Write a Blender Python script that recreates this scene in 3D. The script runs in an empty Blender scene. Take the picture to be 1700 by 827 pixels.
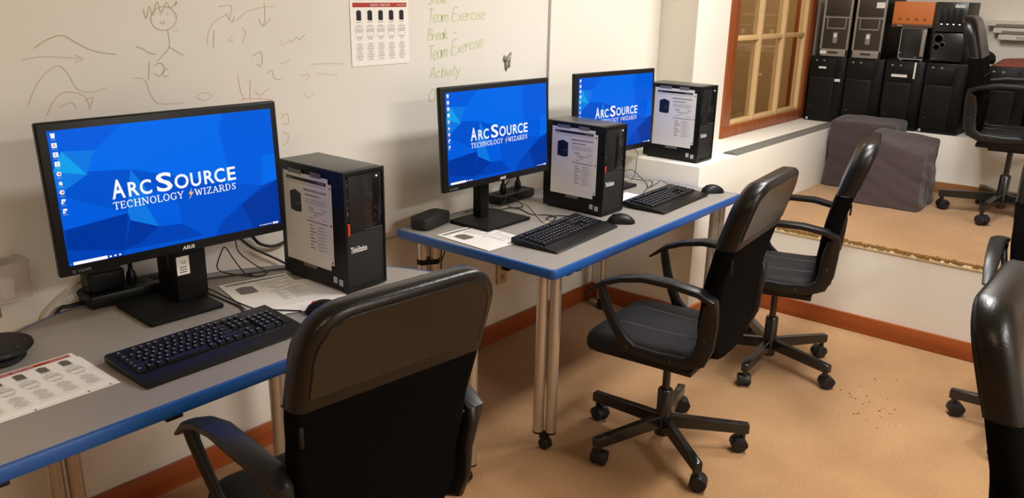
import bpy, bmesh, math, random
from mathutils import Matrix, Vector
random.seed(7)
R = math.radians
scene = bpy.context.scene
COL = scene.collection

# ------------------------------------------------------------------ camera, world, lights, exposure
cam_d = bpy.data.cameras.new('camera')
cam_d.sensor_fit = 'HORIZONTAL'; cam_d.sensor_width = 36.0
cam_d.lens = 1364.03 / 1700 * 36.0
cam_d.clip_start = 0.02
cam = bpy.data.objects.new('camera', cam_d); COL.objects.link(cam)
_r = Vector((0.63842431, -0.76941706, 0.02029237)); _u = Vector((0.21606743, 0.20446186, 0.95473044)); _w = Vector((0.73873491, 0.60513861, -0.29677939))
cam.matrix_world = Matrix(((_r.x, _u.x, -_w.x, -1.07402), (_r.y, _u.y, -_w.y, -2.40814), (_r.z, _u.z, -_w.z, 1.62365), (0, 0, 0, 1)))
scene.camera = cam

world = bpy.data.worlds.new('world'); scene.world = world
world.use_nodes = True
world.node_tree.nodes['Background'].inputs[0].default_value = (0.9, 0.85, 0.75, 1)
world.node_tree.nodes['Background'].inputs[1].default_value = 0.05

def area_light(name, loc, sx, sy, power, color, aim=None):
    d = bpy.data.lights.new(name, 'AREA'); d.shape = 'RECTANGLE'; d.size = sx; d.size_y = sy
    d.energy = power; d.color = color
    o = bpy.data.objects.new(name, d); COL.objects.link(o); o.location = loc
    if aim is not None:
        o.rotation_euler = (Vector(aim) - Vector(loc)).to_track_quat('-Z', 'Y').to_euler()
    return o
area_light('ceiling_lamp_ledge', (2.85, -1.30, 2.58), 0.6, 0.35, 34, (1.0, 0.985, 0.96))
area_light('ceiling_lamp_table', (1.75, -1.85, 2.58), 1.1, 0.3, 48, (1.0, 0.985, 0.955))
area_light('ceiling_lamp_room', (0.6, -4.4, 2.58), 1.2, 0.6, 88, (1.0, 0.975, 0.93))
area_light('ceiling_lamp_entry', (-1.9, -2.6, 2.58), 0.6, 0.6, 19, (1.0, 0.78, 0.48))

scene.view_settings.view_transform = 'Standard'
scene.view_settings.look = 'None'
scene.view_settings.gamma = 1.0
scene.view_settings.use_curve_mapping = False
scene.view_settings.exposure = 0.0
scene.cycles.max_bounces = 8
scene.cycles.use_denoising = True

# ------------------------------------------------------------------ helpers
def lin(r, g, b):
    f = lambda c: (c / 255 / 12.92) if c / 255 <= 0.04045 else ((c / 255 + 0.055) / 1.055) ** 2.4
    return (f(r), f(g), f(b))

def mat(name, color, rough=0.5, metal=0.0, spec=0.5, bump=None, var=None, emit=None, coat=0.0, sheen=0.0, alpha=None, trans=0.0):
    """color linear; bump = (scale, strength, distance); var = (scale, other colour, contrast lo, hi)"""
    m = bpy.data.materials.new(name); m.use_nodes = True
    nt = m.node_tree; b = nt.nodes['Principled BSDF']
    b.inputs['Base Color'].default_value = (*color, 1)
    b.inputs['Roughness'].default_value = rough; b.inputs['Metallic'].default_value = metal
    b.inputs['Specular IOR Level'].default_value = spec
    b.inputs['Coat Weight'].default_value = coat
    b.inputs['Transmission Weight'].default_value = trans
    if sheen: b.inputs['Sheen Weight'].default_value = sheen
    if alpha is not None: b.inputs['Alpha'].default_value = alpha
    if emit:
        b.inputs['Emission Color'].default_value = (*emit[0], 1); b.inputs['Emission Strength'].default_value = emit[1]
    tc = nt.nodes.new('ShaderNodeTexCoord')
    if var:
        n = nt.nodes.new('ShaderNodeTexNoise'); n.inputs['Scale'].default_value = var[0]; n.inputs['Detail'].default_value = 6
        nt.links.new(tc.outputs['Object'], n.inputs['Vector'])
        r = nt.nodes.new('ShaderNodeValToRGB')
        r.color_ramp.elements[0].position = var[2]; r.color_ramp.elements[1].position = var[3]
        r.color_ramp.elements[0].color = (*color, 1); r.color_ramp.elements[1].color = (*var[1], 1)
        nt.links.new(n.outputs['Fac'], r.inputs['Fac']); nt.links.new(r.outputs['Color'], b.inputs['Base Color'])
    if bump:
        n = nt.nodes.new('ShaderNodeTexNoise'); n.inputs['Scale'].default_value = bump[0]; n.inputs['Detail'].default_value = 4
        nt.links.new(tc.outputs['Object'], n.inputs['Vector'])
        bp = nt.nodes.new('ShaderNodeBump'); bp.inputs['Strength'].default_value = bump[1]; bp.inputs['Distance'].default_value = bump[2]
        nt.links.new(n.outputs['Fac'], bp.inputs['Height']); nt.links.new(bp.outputs['Normal'], b.inputs['Normal'])
    return m

def wood(name, c1, c2, scale=(2, 30, 30), rough=0.35):
    m = bpy.data.materials.new(name); m.use_nodes = True
    nt = m.node_tree; b = nt.nodes['Principled BSDF']; b.inputs['Roughness'].default_value = rough
    tc = nt.nodes.new('ShaderNodeTexCoord'); mp = nt.nodes.new('ShaderNodeMapping'); mp.inputs['Scale'].default_value = scale
    n = nt.nodes.new('ShaderNodeTexNoise'); n.inputs['Scale'].default_value = 1.5; n.inputs['Detail'].default_value = 6
    r = nt.nodes.new('ShaderNodeValToRGB'); r.color_ramp.elements[0].position = .35; r.color_ramp.elements[1].position = .65
    r.color_ramp.elements[0].color = (*c1, 1); r.color_ramp.elements[1].color = (*c2, 1)
    nt.links.new(tc.outputs['Object'], mp.inputs['Vector']); nt.links.new(mp.outputs['Vector'], n.inputs['Vector'])
    nt.links.new(n.outputs['Fac'], r.inputs['Fac']); nt.links.new(r.outputs['Color'], b.inputs['Base Color'])
    return m

class MB:
    def __init__(s): s.bm = bmesh.new()
    def merge(s, t, M=None, mi=0):
        if M is not None: bmesh.ops.transform(t, matrix=M, verts=t.verts)
        vm = {v: s.bm.verts.new(v.co) for v in t.verts}
        for f in t.faces:
            try:
                g = s.bm.faces.new([vm[v] for v in f.verts]); g.material_index = mi if mi is not None else f.material_index
            except ValueError: pass
        t.free(); return s
    def box(s, x0, x1, y0, y1, z0, z1, bevel=0.0, seg=2, M=None, mi=0, top=None):
        t = bmesh.new()
        v = [t.verts.new(p) for p in ((x0,y0,z0),(x1,y0,z0),(x1,y1,z0),(x0,y1,z0),(x0,y0,z1),(x1,y0,z1),(x1,y1,z1),(x0,y1,z1))]
        if top:   # shrink the top face
            for q, (sx, sy) in zip(v[4:], ((1,1),(-1,1),(-1,-1),(1,-1))): q.co.x += sx*top; q.co.y += sy*top
        for f in ((3,2,1,0),(4,5,6,7),(0,1,5,4),(1,2,6,5),(2,3,7,6),(3,0,4,7)): t.faces.new([v[i] for i in f])
        if bevel: bmesh.ops.bevel(t, geom=list(t.edges), offset=bevel, segments=seg, profile=0.5, affect='EDGES')
        return s.merge(t, M, mi)
    def loft(s, rings, closed=True, caps=True, loop=False, mi=0, M=None):
        t = bmesh.new(); vr = [[t.verts.new(p) for p in r] for r in rings]
        n = len(vr[0])
        for a, b in zip(vr, vr[1:] + ([vr[0]] if loop else [])):
            for i in range(n if closed else n - 1):
                j = (i + 1) % n
                try: t.faces.new((a[i], a[j], b[j], b[i]))
                except ValueError: pass
        if caps and not loop:
            t.faces.new(vr[0][::-1]); t.faces.new(vr[-1])
        bmesh.ops.recalc_face_normals(t, faces=t.faces)
        return s.merge(t, M, mi)
    def cyl(s, p0, p1, r0, r1=None, n=16, mi=0, M=None, bevel=0.0):
        p0, p1 = Vector(p0), Vector(p1); r1 = r0 if r1 is None else r1
        d = (p1 - p0).normalized(); a = d.orthogonal().normalized(); b = d.cross(a)
        ring = lambda p, r: [p + (a*math.cos(2*math.pi*i/n) + b*math.sin(2*math.pi*i/n))*r for i in range(n)]
        if bevel: rings = [ring(p0, r0-bevel), ring(p0+d*bevel, r0), ring(p1-d*bevel, r1), ring(p1, r1-bevel)]
        else: rings = [ring(p0, r0), ring(p1, r1)]
        return s.loft(rings, mi=mi, M=M)
    def lathe(s, prof, n=24, mi=0, M=None):
        rings = [[(r*math.cos(2*math.pi*i/n), r*math.sin(2*math.pi*i/n), z) for i in range(n)] for r, z in prof]
        return s.loft(rings, mi=mi, M=M)
    def tube(s, pts, r, n=8, mi=0, M=None):
        P = [Vector(p) for p in pts]; rings = []
        a = None
        for i, p in enumerate(P):
            d = (P[min(i+1, len(P)-1)] - P[max(i-1, 0)])
            d = d.normalized() if d.length > 1e-9 else Vector((0, 0, 1))
            a = d.orthogonal().normalized() if a is None else (a - d*a.dot(d)).normalized()
            b = d.cross(a); rr = r[i] if isinstance(r, (list, tuple)) else r
            rings.append([p + (a*math.cos(2*math.pi*k/n) + b*math.sin(2*math.pi*k/n))*rr for k in range(n)])
        return s.loft(rings, mi=mi, M=M)
    def prism(s, pts, h0, h1, M=None, bevel=0.0, seg=2, mi=0):
        t = bmesh.new()
        lo = [t.verts.new((x, y, h0)) for x, y in pts]; hi = [t.verts.new((x, y, h1)) for x, y in pts]
        n = len(pts)
        t.faces.new(lo[::-1]); t.faces.new(hi)
        for i in range(n): t.faces.new((lo[i], lo[(i+1) % n], hi[(i+1) % n], hi[i]))
        bmesh.ops.recalc_face_normals(t, faces=t.faces)
        if bevel:
            e = [e for e in t.edges if len({v in lo for v in e.verts}) == 1]
            bmesh.ops.bevel(t, geom=e, offset=bevel, segments=seg, profile=0.5, affect='EDGES')
        return s.merge(t, M, mi)
    def poly(s, pts, mi=0, M=None):
        t = bmesh.new(); t.faces.new([t.verts.new(p) for p in pts]); return s.merge(t, M, mi)
    def rect(s, u0, v0, u1, v1, h=0.0, mi=0, M=None):
        return s.poly(((u0, v0, h), (u1, v0, h), (u1, v1, h), (u0, v1, h)), mi, M)
    def ribbon(s, pts, w, h=0.0, mi=0, M=None):
        P = [Vector(p) for p in pts]
        if len(P) < 2: return s
        L, Rr = [], []
        for i, p in enumerate(P):
            d = P[min(i+1, len(P)-1)] - P[max(i-1, 0)]
            d = d.normalized() if d.length > 1e-9 else Vector((1, 0)); nrm = Vector((-d.y, d.x))
            L.append(p + nrm*w/2); Rr.append(p - nrm*w/2)
        for i in range(len(P)-1):
            s.poly(((*Rr[i], h), (*Rr[i+1], h), (*L[i+1], h), (*L[i], h)), mi, M)
        return s
    def text(s, txt, size, M=None, mi=0, bold=0.0, align='LEFT', wide=1.0, shear=0.0):
        c = bpy.data.curves.new('t', 'FONT'); c.body = txt; c.size = size; c.align_x = align; c.resolution_u = 3; c.offset = bold*size; c.shear = shear
        o = bpy.data.objects.new('t', c); COL.objects.link(o)
        dg = bpy.context.evaluated_depsgraph_get(); dg.update()
        me = bpy.data.meshes.new_from_object(o.evaluated_get(dg))
        t = bmesh.new(); t.from_mesh(me)
        bmesh.ops.transform(t, matrix=Matrix.Diagonal((wide, 1, 1, 1)), verts=t.verts)
        bpy.data.objects.remove(o); bpy.data.curves.remove(c); bpy.data.meshes.remove(me)
        return s.merge(t, M, mi)
    def text_fit(s, txt, u0, u1, v0, v1, M=None, mi=0, bold=0.0, Z=0.0):
        q = MB(); q.text(txt, 1.0, None, 0, bold)
        xs = [v.co.x for v in q.bm.verts]; ys = [v.co.y for v in q.bm.verts]
        sx, sy = (u1-u0)/(max(xs)-min(xs)), (v1-v0)/(max(ys)-min(ys))
        bmesh.ops.transform(q.bm, matrix=Matrix(((sx, 0, 0, u0-min(xs)*sx), (0, sy, 0, v0-min(ys)*sy), (0, 0, 1, Z), (0, 0, 0, 1))), verts=q.bm.verts)
        return s.merge(q.bm, M, mi)
    def build(s, name, mats, parent=None, smooth=40, recalc=False):
        if recalc: bmesh.ops.recalc_face_normals(s.bm, faces=s.bm.faces)
        me = bpy.data.meshes.new(name); s.bm.to_mesh(me); s.bm.free()
        for m in (mats if isinstance(mats, (list, tuple)) else [mats]): me.materials.append(m)
        if smooth and len(me.polygons):
            me.polygons.foreach_set('use_smooth', [True]*len(me.polygons)); me.set_sharp_from_angle(angle=R(smooth))
        o = bpy.data.objects.new(name, me); COL.objects.link(o)
        if parent is not None: o.parent = parent
        return o

def frame(o, u, v):
    o, u, v = Vector(o), Vector(u).normalized(), Vector(v).normalized(); n = u.cross(v)
    return Matrix(((u.x, v.x, n.x, o.x), (u.y, v.y, n.y, o.y), (u.z, v.z, n.z, o.z), (0, 0, 0, 1)))
def T(x, y, z, rz=0.0): return Matrix.Translation((x, y, z)) @ Matrix.Rotation(rz, 4, 'Z')
def tag(o, label, cat, group=None):
    o['label'] = label; o['category'] = cat
    if group: o['group'] = group
    return o
def thing(name, label, cat, loc=(0, 0, 0), rz=0.0, group=None):
    o = bpy.data.objects.new(name, None); COL.objects.link(o); o.empty_display_size = 0.05
    o.location = loc; o.rotation_euler = (0, 0, rz)
    return tag(o, label, cat, group)
def struct(o): o['kind'] = 'structure'; return o
def copy_tree(o, parent=None):
    c = o.copy(); COL.objects.link(c)
    if parent is not None: c.parent = parent
    for ch in list(o.children): copy_tree(ch, c)
    return c
def spline(pts, k=6):
    P = [Vector(p) for p in pts]; out = []
    for i in range(len(P)-1):
        a, b, c, d = P[max(i-1, 0)], P[i], P[i+1], P[min(i+2, len(P)-1)]
        for j in range(k):
            t = j/k
            out.append(0.5*((2*b) + (c-a)*t + (2*a-5*b+4*c-d)*t*t + (3*b-a-3*c+d)*t**3))
    return out + [P[-1]]

# ------------------------------------------------------------------ materials
M = {}
M['wall'] = mat('wall_paint', lin(236, 230, 218), 0.6, bump=(60, .08, .002))
M['whiteboard'] = mat('whiteboard_surface', lin(232, 228, 219), 0.28, var=(1.6, lin(226, 221, 210), .4, .7))
M['ceiling'] = mat('ceiling_paint', (.75, .72, .66), 0.9)
M['carpet'] = mat('carpet', lin(176, 136, 94), 0.95, spec=0.1, bump=(900, .35, .004), var=(3.5, lin(163, 123, 83), .36, .7), sheen=.2)
_nt = M['carpet'].node_tree; _b = _nt.nodes['Principled BSDF']; _src = _b.inputs['Base Color'].links[0].from_socket
_n = _nt.nodes.new('ShaderNodeTexNoise'); _n.inputs['Scale'].default_value = 140; _n.inputs['Detail'].default_value = 3
_tc = next(n for n in _nt.nodes if n.type == 'TEX_COORD'); _nt.links.new(_tc.outputs['Object'], _n.inputs['Vector'])
_mr = _nt.nodes.new('ShaderNodeMapRange'); _mr.inputs[1].default_value = .3; _mr.inputs[2].default_value = .7; _mr.inputs[3].default_value = .84; _mr.inputs[4].default_value = 1.12
_nt.links.new(_n.outputs['Fac'], _mr.inputs[0])
_vm = _nt.nodes.new('ShaderNodeVectorMath'); _vm.operation = 'SCALE'
_nt.links.new(_src, _vm.inputs[0]); _nt.links.new(_mr.outputs[0], _vm.inputs['Scale']); _nt.links.new(_vm.outputs[0], _b.inputs['Base Color'])
M['carpet_edge'] = mat('carpet_edge', lin(128, 92, 44), 0.95, spec=.1, bump=(120, 1, .01), var=(60, lin(156, 118, 66), .3, .7))
M['stain'] = mat('stain', lin(120, 80, 48), .95, spec=.1)
M['baseboard'] = wood('cherry_wood', lin(146, 70, 28), lin(164, 84, 36), (1.2, 22, 22), .4)
M['baseboard_y'] = wood('cherry_wood_cross', lin(146, 70, 28), lin(164, 84, 36), (22, 1.2, 22), .4)
M['frame_wood'] = wood('window_wood', lin(132, 68, 30), lin(156, 86, 42), (14, 14, 1.2), .4)
M['muntin'] = mat('muntin_cream', lin(214, 180, 128), .5)
M['glass'] = mat('window_glass', (.9, .9, .85), .03, trans=1.0)
M['beyond'] = mat('room_beyond_wall', lin(190, 160, 118), .8)
M['beyond_brown'] = mat('pane_reflection_brown', lin(140, 88, 56), .6)
M['laminate'] = mat('grey_laminate', lin(152, 146, 138), .42, spec=.4, bump=(300, .06, .001))
M['blue_edge'] = mat('blue_edge_band', lin(30, 84, 156), .35)
M['underside'] = mat('table_underside', lin(70, 60, 50), .8)
M['steel'] = mat('brushed_steel', lin(205, 196, 184), .36, metal=.85)
M['black'] = mat('black_plastic', (.006, .006, .0065), .40, spec=.3)
M['black_gloss'] = mat('black_gloss', (.008, .008, .009), .15)
M['black_matte'] = mat('black_matte', (.006, .0055, .0055), .6, spec=.22)
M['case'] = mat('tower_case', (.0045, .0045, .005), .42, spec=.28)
M['case_top'] = mat('tower_top', (.06, .06, .055), .38, spec=.6)
M['grille'] = mat('tower_grille', (.004, .004, .004), .6, bump=(420, 1, .004))
M['panel'] = mat('tower_panel', (.010, .010, .0105), .5, spec=.3)
M['red'] = mat('red_tab', lin(214, 58, 38), .4)
M['white_print'] = mat('white_print', (.75, .75, .75), .5)
M['grey_print'] = mat('grey_print', lin(150, 146, 140), .6)
M['dim_print'] = mat('dim_print', lin(96, 94, 92), .6)
M['led'] = mat('led', (1, 1, 1), .5, emit=((1, 1, 1), 3))
M['sticker'] = mat('silver_sticker', lin(190, 190, 190), .4)
M['paper'] = mat('paper', lin(246, 243, 236), .35, spec=.4)
M['paper_ink'] = mat('paper_ink', (.012, .012, .014), .45)
M['paper_pic'] = mat('paper_pic', (.012, .012, .022), .4)
M['paper_pic2'] = mat('paper_pic_grey', lin(104, 100, 94), .3)
M['paper_grey'] = mat('paper_greytext', lin(172, 168, 160), .5)
M['paper_red'] = mat('paper_red', lin(176, 52, 38), .45)
M['tape'] = mat('clear_tape', lin(120, 118, 116), .25)
M['leather'] = mat('black_leather', (.0045, .004, .0042), .31, spec=.40, bump=(220, .16, .003))
M['vinyl'] = mat('back_vinyl', (.010, .008, .007), .24, spec=.55)
M['mesh'] = mat('back_mesh_fabric', (.0028, .0025, .0027), .9, spec=.06, bump=(500, .5, .002))
M['seat'] = mat('seat_fabric', (.009, .009, .0105), .65, spec=.3, bump=(350, .25, .003))
M['seam'] = mat('seam_thread', (.13, .13, .14), .7)
M['chair_plastic'] = mat('chair_plastic', (.0075, .0075, .008), .36, spec=.4, bump=(500, .08, .001))
M['chair_metal'] = mat('chair_metal', (.010, .010, .010), .22, spec=.6)
M['wheel'] = mat('caster_plastic', (.010, .010, .012), .45, spec=.35)
M['bolt'] = mat('bolt_steel', lin(90, 88, 86), .3, metal=.9)
M['cord'] = mat('black_cord', (.010, .010, .010), .5)
M['cord_white'] = mat('white_cord', lin(205, 190, 160), .5)
M['cover'] = mat('cover_fabric', lin(72, 62, 62), .9, spec=.2, bump=(14, .5, .02), sheen=.2)
M['cover_wood'] = mat('pale_wood', lin(205, 165, 105), .6)
M['server'] = mat('server_black', (.006, .0055, .005), .45, spec=.22)
M['server_vent'] = mat('server_vent', (.010, .0085, .007), .6, spec=.25)
M['server_grey'] = mat('server_grey', lin(142, 136, 126), .4, metal=.2)
M['server_face'] = mat('server_face', lin(52, 44, 36), .5)
M['label'] = mat('white_label', lin(225, 222, 215), .5)
M['orange'] = mat('orange_box', lin(190, 106, 46), .6)
M['nas'] = mat('drive_box_black', (.010, .010, .010), .3)
M['silver'] = mat('silver_trim', lin(190, 190, 190), .3, metal=.7)
M['cloth'] = mat('reddish_cloth', lin(122, 66, 54), .95, bump=(40, .6, .01))
M['white_plastic'] = mat('white_plastic', lin(228, 222, 210), .45)
M['vent_slot'] = mat('vent_slot', lin(70, 66, 60), .7)
M['strip'] = mat('cable_cover_grey', lin(112, 110, 104), .55)
M['outlet'] = mat('outlet_beige', lin(214, 188, 150), .5)
M['marker_green'] = mat('marker_green', lin(188, 206, 140), .6)
M['marker_dark'] = mat('marker_dark', lin(184, 180, 144), .6)
M['marker_pale'] = mat('marker_pale', lin(206, 196, 170), .6)
M['marker_red'] = mat('marker_red', lin(218, 182, 166), .6)
M['foil'] = mat('dull_foil', lin(150, 144, 134), .4, metal=.4, bump=(30, 1, .01))
M['holder'] = mat('clear_holder', lin(226, 212, 206), .15, alpha=.32)
M['green_cap'] = mat('green_cap', lin(70, 185, 40), .4)
M['tan'] = mat('tan_tape', lin(150, 122, 84), .6)
M['trim_metal'] = mat('trim_metal', lin(190, 186, 178), .4, metal=.5)
M['legend'] = mat('key_legend', (.55, .56, .6), .5)
M['key'] = mat('key_black', (.009, .009, .011), .34, spec=.5)
def screen_mat(name, col, strength): return mat(name, (0, 0, 0), .3, spec=.06, emit=(col, strength))

# ------------------------------------------------------------------ setting
XW, YR, XL, H = 5.28, -5.2, -3.4, 2.62
LZ, PZ, XR, XB, YB = 0.83, 0.47, 3.085, 2.576, -0.598   # ledge top, platform, riser, ledge block end, ledge front
b = MB(); b.box(XL, XR, YR, 0, -.05, 0); struct(b.build('floor', M['carpet'], smooth=0))
b = MB(); b.box(XL, XW, YR, 0.2, H, H+.05); struct(b.build('ceiling', M['ceiling'], smooth=0))
b = MB(); b.box(XL, 3.14, 0.004, .12, 0, H); struct(b.build('wall_left', M['wall'], smooth=0))
b = MB(); b.prism(((3.14, .12), (3.14, 0.004), (3.03, -.282), (3.42, -.282), (3.42, -.17), (3.25, -.17)), LZ, H); struct(b.build('wall_return', M['wall'], smooth=0))
b = MB(); b.box(4.74, XW, -.282, -.17, LZ, H); b.box(3.42, 4.74, -.282, -.17, 2.35, H); struct(b.build('wall_window', M['wall'], smooth=0))
b = MB(); b.box(XW, XW+.1, YR, -.1, 0, H); struct(b.build('wall_back', M['wall'], smooth=0))
b = MB(); b.box(XL, XW, YR-.1, YR, 0, H); struct(b.build('wall_right', M['wall'], smooth=0))
b = MB(); b.box(XL-.1, XL, YR, .1, 0, H); struct(b.build('wall_behind', mat('dim_bounce_paint', lin(150, 134, 112), .8), smooth=0))  # unseen wall, toned darker to cut its bounce light and reflections
# ledge along the window, back ledge, platform
b = MB(); b.box(XB, XW, YB, .0, 0, LZ, bevel=.006)
struct(b.build('wall_ledge', M['wall']))
b = MB(); b.box(4.60, XW, YR, YB, 0, LZ, bevel=.004); struct(b.build('wall_ledge_back', M['wall']))
b = MB(); b.box(XR, 4.60, YR, YB, PZ-.022, PZ); struct(b.build('floor_platform', M['carpet'], smooth=0))
b = MB(); b.box(XR, XR+.05, YR, YB, 0, PZ-.022); struct(b.build('wall_platform', M['wall'], smooth=0))
b = MB(); b.box(XR-.006, XR+.02, YR, YB, PZ-.03, PZ-.014, bevel=.003); struct(b.build('trim_1', mat('trim_cream', lin(228, 206, 160), .6)))
# frayed edge of the platform carpet
b = MB(); y = YB
while y > YR+.05:
    d = random.uniform(.004, .011); a = random.uniform(-.4, .4)
    b.box(XR-.004-random.uniform(0, .005), XR+random.uniform(.012, .03), -d, d, 0, random.uniform(.006, .014), M=Matrix.Translation((0, y, PZ-.012)) @ Matrix.Rotation(a*.15, 4, 'Z'), top=.002)
    y -= random.uniform(.006, .013)
o = b.build('trim_2', M['carpet_edge']); struct(o)
# baseboards
b = MB(); b.box(XL, XB, -.014, 0, 0, .092, bevel=.003); struct(b.build('baseboard_left', M['baseboard']))
b = MB(); b.box(XR-.014, XR, YR, YB, 0, .092, bevel=.003); struct(b.build('baseboard_platform', M['baseboard_y']))
b = MB(); b.box(XB, XR-.014, YB-.014, YB, 0, .092, bevel=.003); struct(b.build('baseboard_ledge', M['baseboard']))
b = MB(); b.box(XB-.014, XB, YB, -.014, 0, .092, bevel=.003); struct(b.build('baseboard_ledge_end', M['baseboard_y']))
b = MB(); b.box(4.586, 4.60, YR, YB, PZ, PZ+.07, bevel=.003); struct(b.build('baseboard_back', mat('carpet_cove', lin(150, 104, 66), .95, spec=.1)))

# the window in the ledge wall and the room that shows through it
wz0, wz1 = .895, 2.30
win = bpy.data.objects.new('window_1', None); COL.objects.link(win); win.location = (4.08, -.25, wz0); struct(win)
X0 = 4.08
def wbox(name, x0, x1, y0, y1, z0, z1, m, bevel=.004):
    bb = MB(); bb.box(x0-X0, x1-X0, y0+.25, y1+.25, z0-wz0, z1-wz0, bevel=bevel); return bb.build(name, m, win)
wbox('frame_rail', 3.42, 4.74, -.295, -.18, LZ+.001, .895, M['frame_wood'])
wbox('frame_rail', 3.42, 4.74, -.295, -.18, 2.28, 2.36, M['frame_wood'])
wbox('frame_stile', 4.635, 4.74, -.295, -.18, .895, 2.28, M['frame_wood'])
wbox('frame_stile', 3.42, 3.525, -.295, -.18, .895, 2.28, M['frame_wood'])
xs = (3.525, 3.89, 4.255, 4.62); zs = (.905, 1.40, 1.86, 2.27)
for i, x in enumerate(xs):
    w = .018 if 0 < i < 3 else .016
    wbox('muntin', x-w, x+w, -.278, -.222, .895, 2.28, M['muntin'], .005)
for z in zs: wbox('muntin', 3.53, 4.62, -.274, -.226, z-.014, z+.014, M['muntin'], .005)
for i in range(3):
    for k in range(3): wbox('pane', xs[i]+.016, xs[i+1]-.016, -.252, -.247, zs[k]+.012, zs[k+1]-.012, M['glass'], 0)
b = MB(); b.box(3.30, 5.2, .75, .80, .4, 2.5); b.box(3.25, 3.30, -.17, .8, .4, 2.5); b.box(5.2, 5.25, -.17, .8, .4, 2.5); b.box(3.25, 5.25, -.17, .8, .35, .4); b.box(3.25, 5.25, -.17, .8, 2.5, 2.55)
struct(b.build('wall_beyond_window', M['beyond'], smooth=0))
b = MB(); b.box(4.75, 5.18, .70, .748, .41, 2.2, bevel=.004); b.box(4.80, 5.13, .69, .70, .6, 1.2, bevel=.004); b.box(4.80, 5.13, .69, .70, 1.3, 2.1, bevel=.004)
struct(b.build('reflection_panel_1', M['beyond_brown']))  # added brown panel standing in for the reflection in the right-hand panes
area_light('fill_room_beyond', (4.2, .3, 2.45), .5, .5, 13, (1, .85, .6))  # added fill light that brightens the view behind the panes

# ------------------------------------------------------------------ whiteboard with faded marker
wb = thing('whiteboard', 'large whiteboard covering the wall, with faded marker doodles and a green list', 'whiteboard', (0.3, 0, .672))
b = MB(); b.box(-3.4, 1.79, -.004, .0035, 0, 1.6); b.build('board', M['whiteboard'], wb, smooth=0)
b = MB(); b.box(1.79, 1.805, -.010, .0035, -.004, 1.6, bevel=.002); b.build('edge_trim', M['trim_metal'], wb)
b = MB(); b.box(-3.4, 1.79, -.006, .0035, -.008, 0, bevel=.001); b.build('edge_trim', M['trim_metal'], wb)
WM = frame((-.3, -.0047, -.672), (1, 0, 0), (0, 0, 1))   # wall (x, z) -> board local
green = [[(0.152,1.559),(0.158,1.533),(0.171,1.568),(0.179,1.542),(0.196,1.580),(0.206,1.550),(0.224,1.578),(0.237,1.563),(0.258,1.581),(0.251,1.568)],[(0.249,1.522),(0.239,1.510),(0.225,1.502),(0.209,1.499),(0.193,1.501),(0.180,1.509),(0.173,1.521),(0.172,1.535),(0.178,1.548),(0.189,1.559),(0.204,1.565),(0.220,1.566),(0.235,1.562),(0.246,1.552),(0.252,1.539),(0.250,1.525)],[(0.199,1.524),(0.205,1.517),(0.211,1.520),(0.211,1.526)],[(0.203,1.546),(0.203,1.542)],[(0.225,1.547),(0.225,1.543)],[(0.220,1.499),(0.219,1.449),(0.177,1.410)],[(0.221,1.450),(0.242,1.436),(0.263,1.425)],[(-0.159,1.459),(-0.124,1.480),(-0.083,1.491),(-0.053,1.474),(-0.007,1.448),(0.056,1.435)],[(0.117,1.455),(0.139,1.447),(0.156,1.435),(0.176,1.430)],[(0.153,1.409),(0.145,1.357)],[(0.166,1.397),(0.185,1.405),(0.198,1.390),(0.181,1.367),(0.165,1.377)],[(0.211,1.389),(0.194,1.378),(0.193,1.366),(0.208,1.365)],[(0.372,1.495),(0.365,1.441)],[(0.418,1.545),(0.437,1.520),(0.446,1.536)],[(0.560,1.580),(0.560,1.530),(0.550,1.506)],[(0.536,1.530),(0.550,1.506),(0.582,1.532)],[(0.500,1.410),(0.530,1.424),(0.540,1.408),(0.532,1.379),(0.515,1.387)],[(0.551,1.353),(0.572,1.362),(0.582,1.336),(0.606,1.330)],[(0.658,1.449),(0.678,1.467),(0.690,1.460),(0.716,1.476)]]
pale = [[(0.239,1.497),(0.254,1.499)],[(-0.192,1.431),(-0.130,1.437),(-0.039,1.427)],[(-0.058,1.438),(-0.035,1.426),(-0.061,1.417)],[(0.345,1.454),(0.355,1.495),(0.378,1.522),(0.423,1.545)],[(0.393,1.566),(0.420,1.570),(0.441,1.566),(0.430,1.531)],[(0.453,1.521),(0.489,1.549),(0.547,1.564),(0.606,1.569)],[(0.438,1.475),(0.421,1.466),(0.437,1.458)],[(0.474,1.502),(0.483,1.483),(0.470,1.455)],[(0.616,1.460),(0.618,1.444),(0.639,1.450),(0.652,1.459),(0.658,1.449)],[(0.604,1.386),(0.628,1.384),(0.648,1.397)],[(-0.194,1.311),(-0.172,1.354),(-0.135,1.396),(-0.102,1.411),(-0.081,1.389),(-0.062,1.346),(-0.021,1.335),(0.023,1.345)],[(0.097,1.366),(0.133,1.359),(0.147,1.313),(0.172,1.286),(0.251,1.282)],[(0.293,1.298),(0.320,1.308),(0.346,1.296),(0.318,1.283),(0.293,1.295)],[(0.729,1.374),(0.795,1.374),(0.877,1.369)],[(0.753,1.342),(0.847,1.331)],[(0.688,1.340),(0.727,1.338),(0.706,1.318)],[(0.697,1.282),(0.715,1.259),(0.742,1.279)]]
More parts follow.
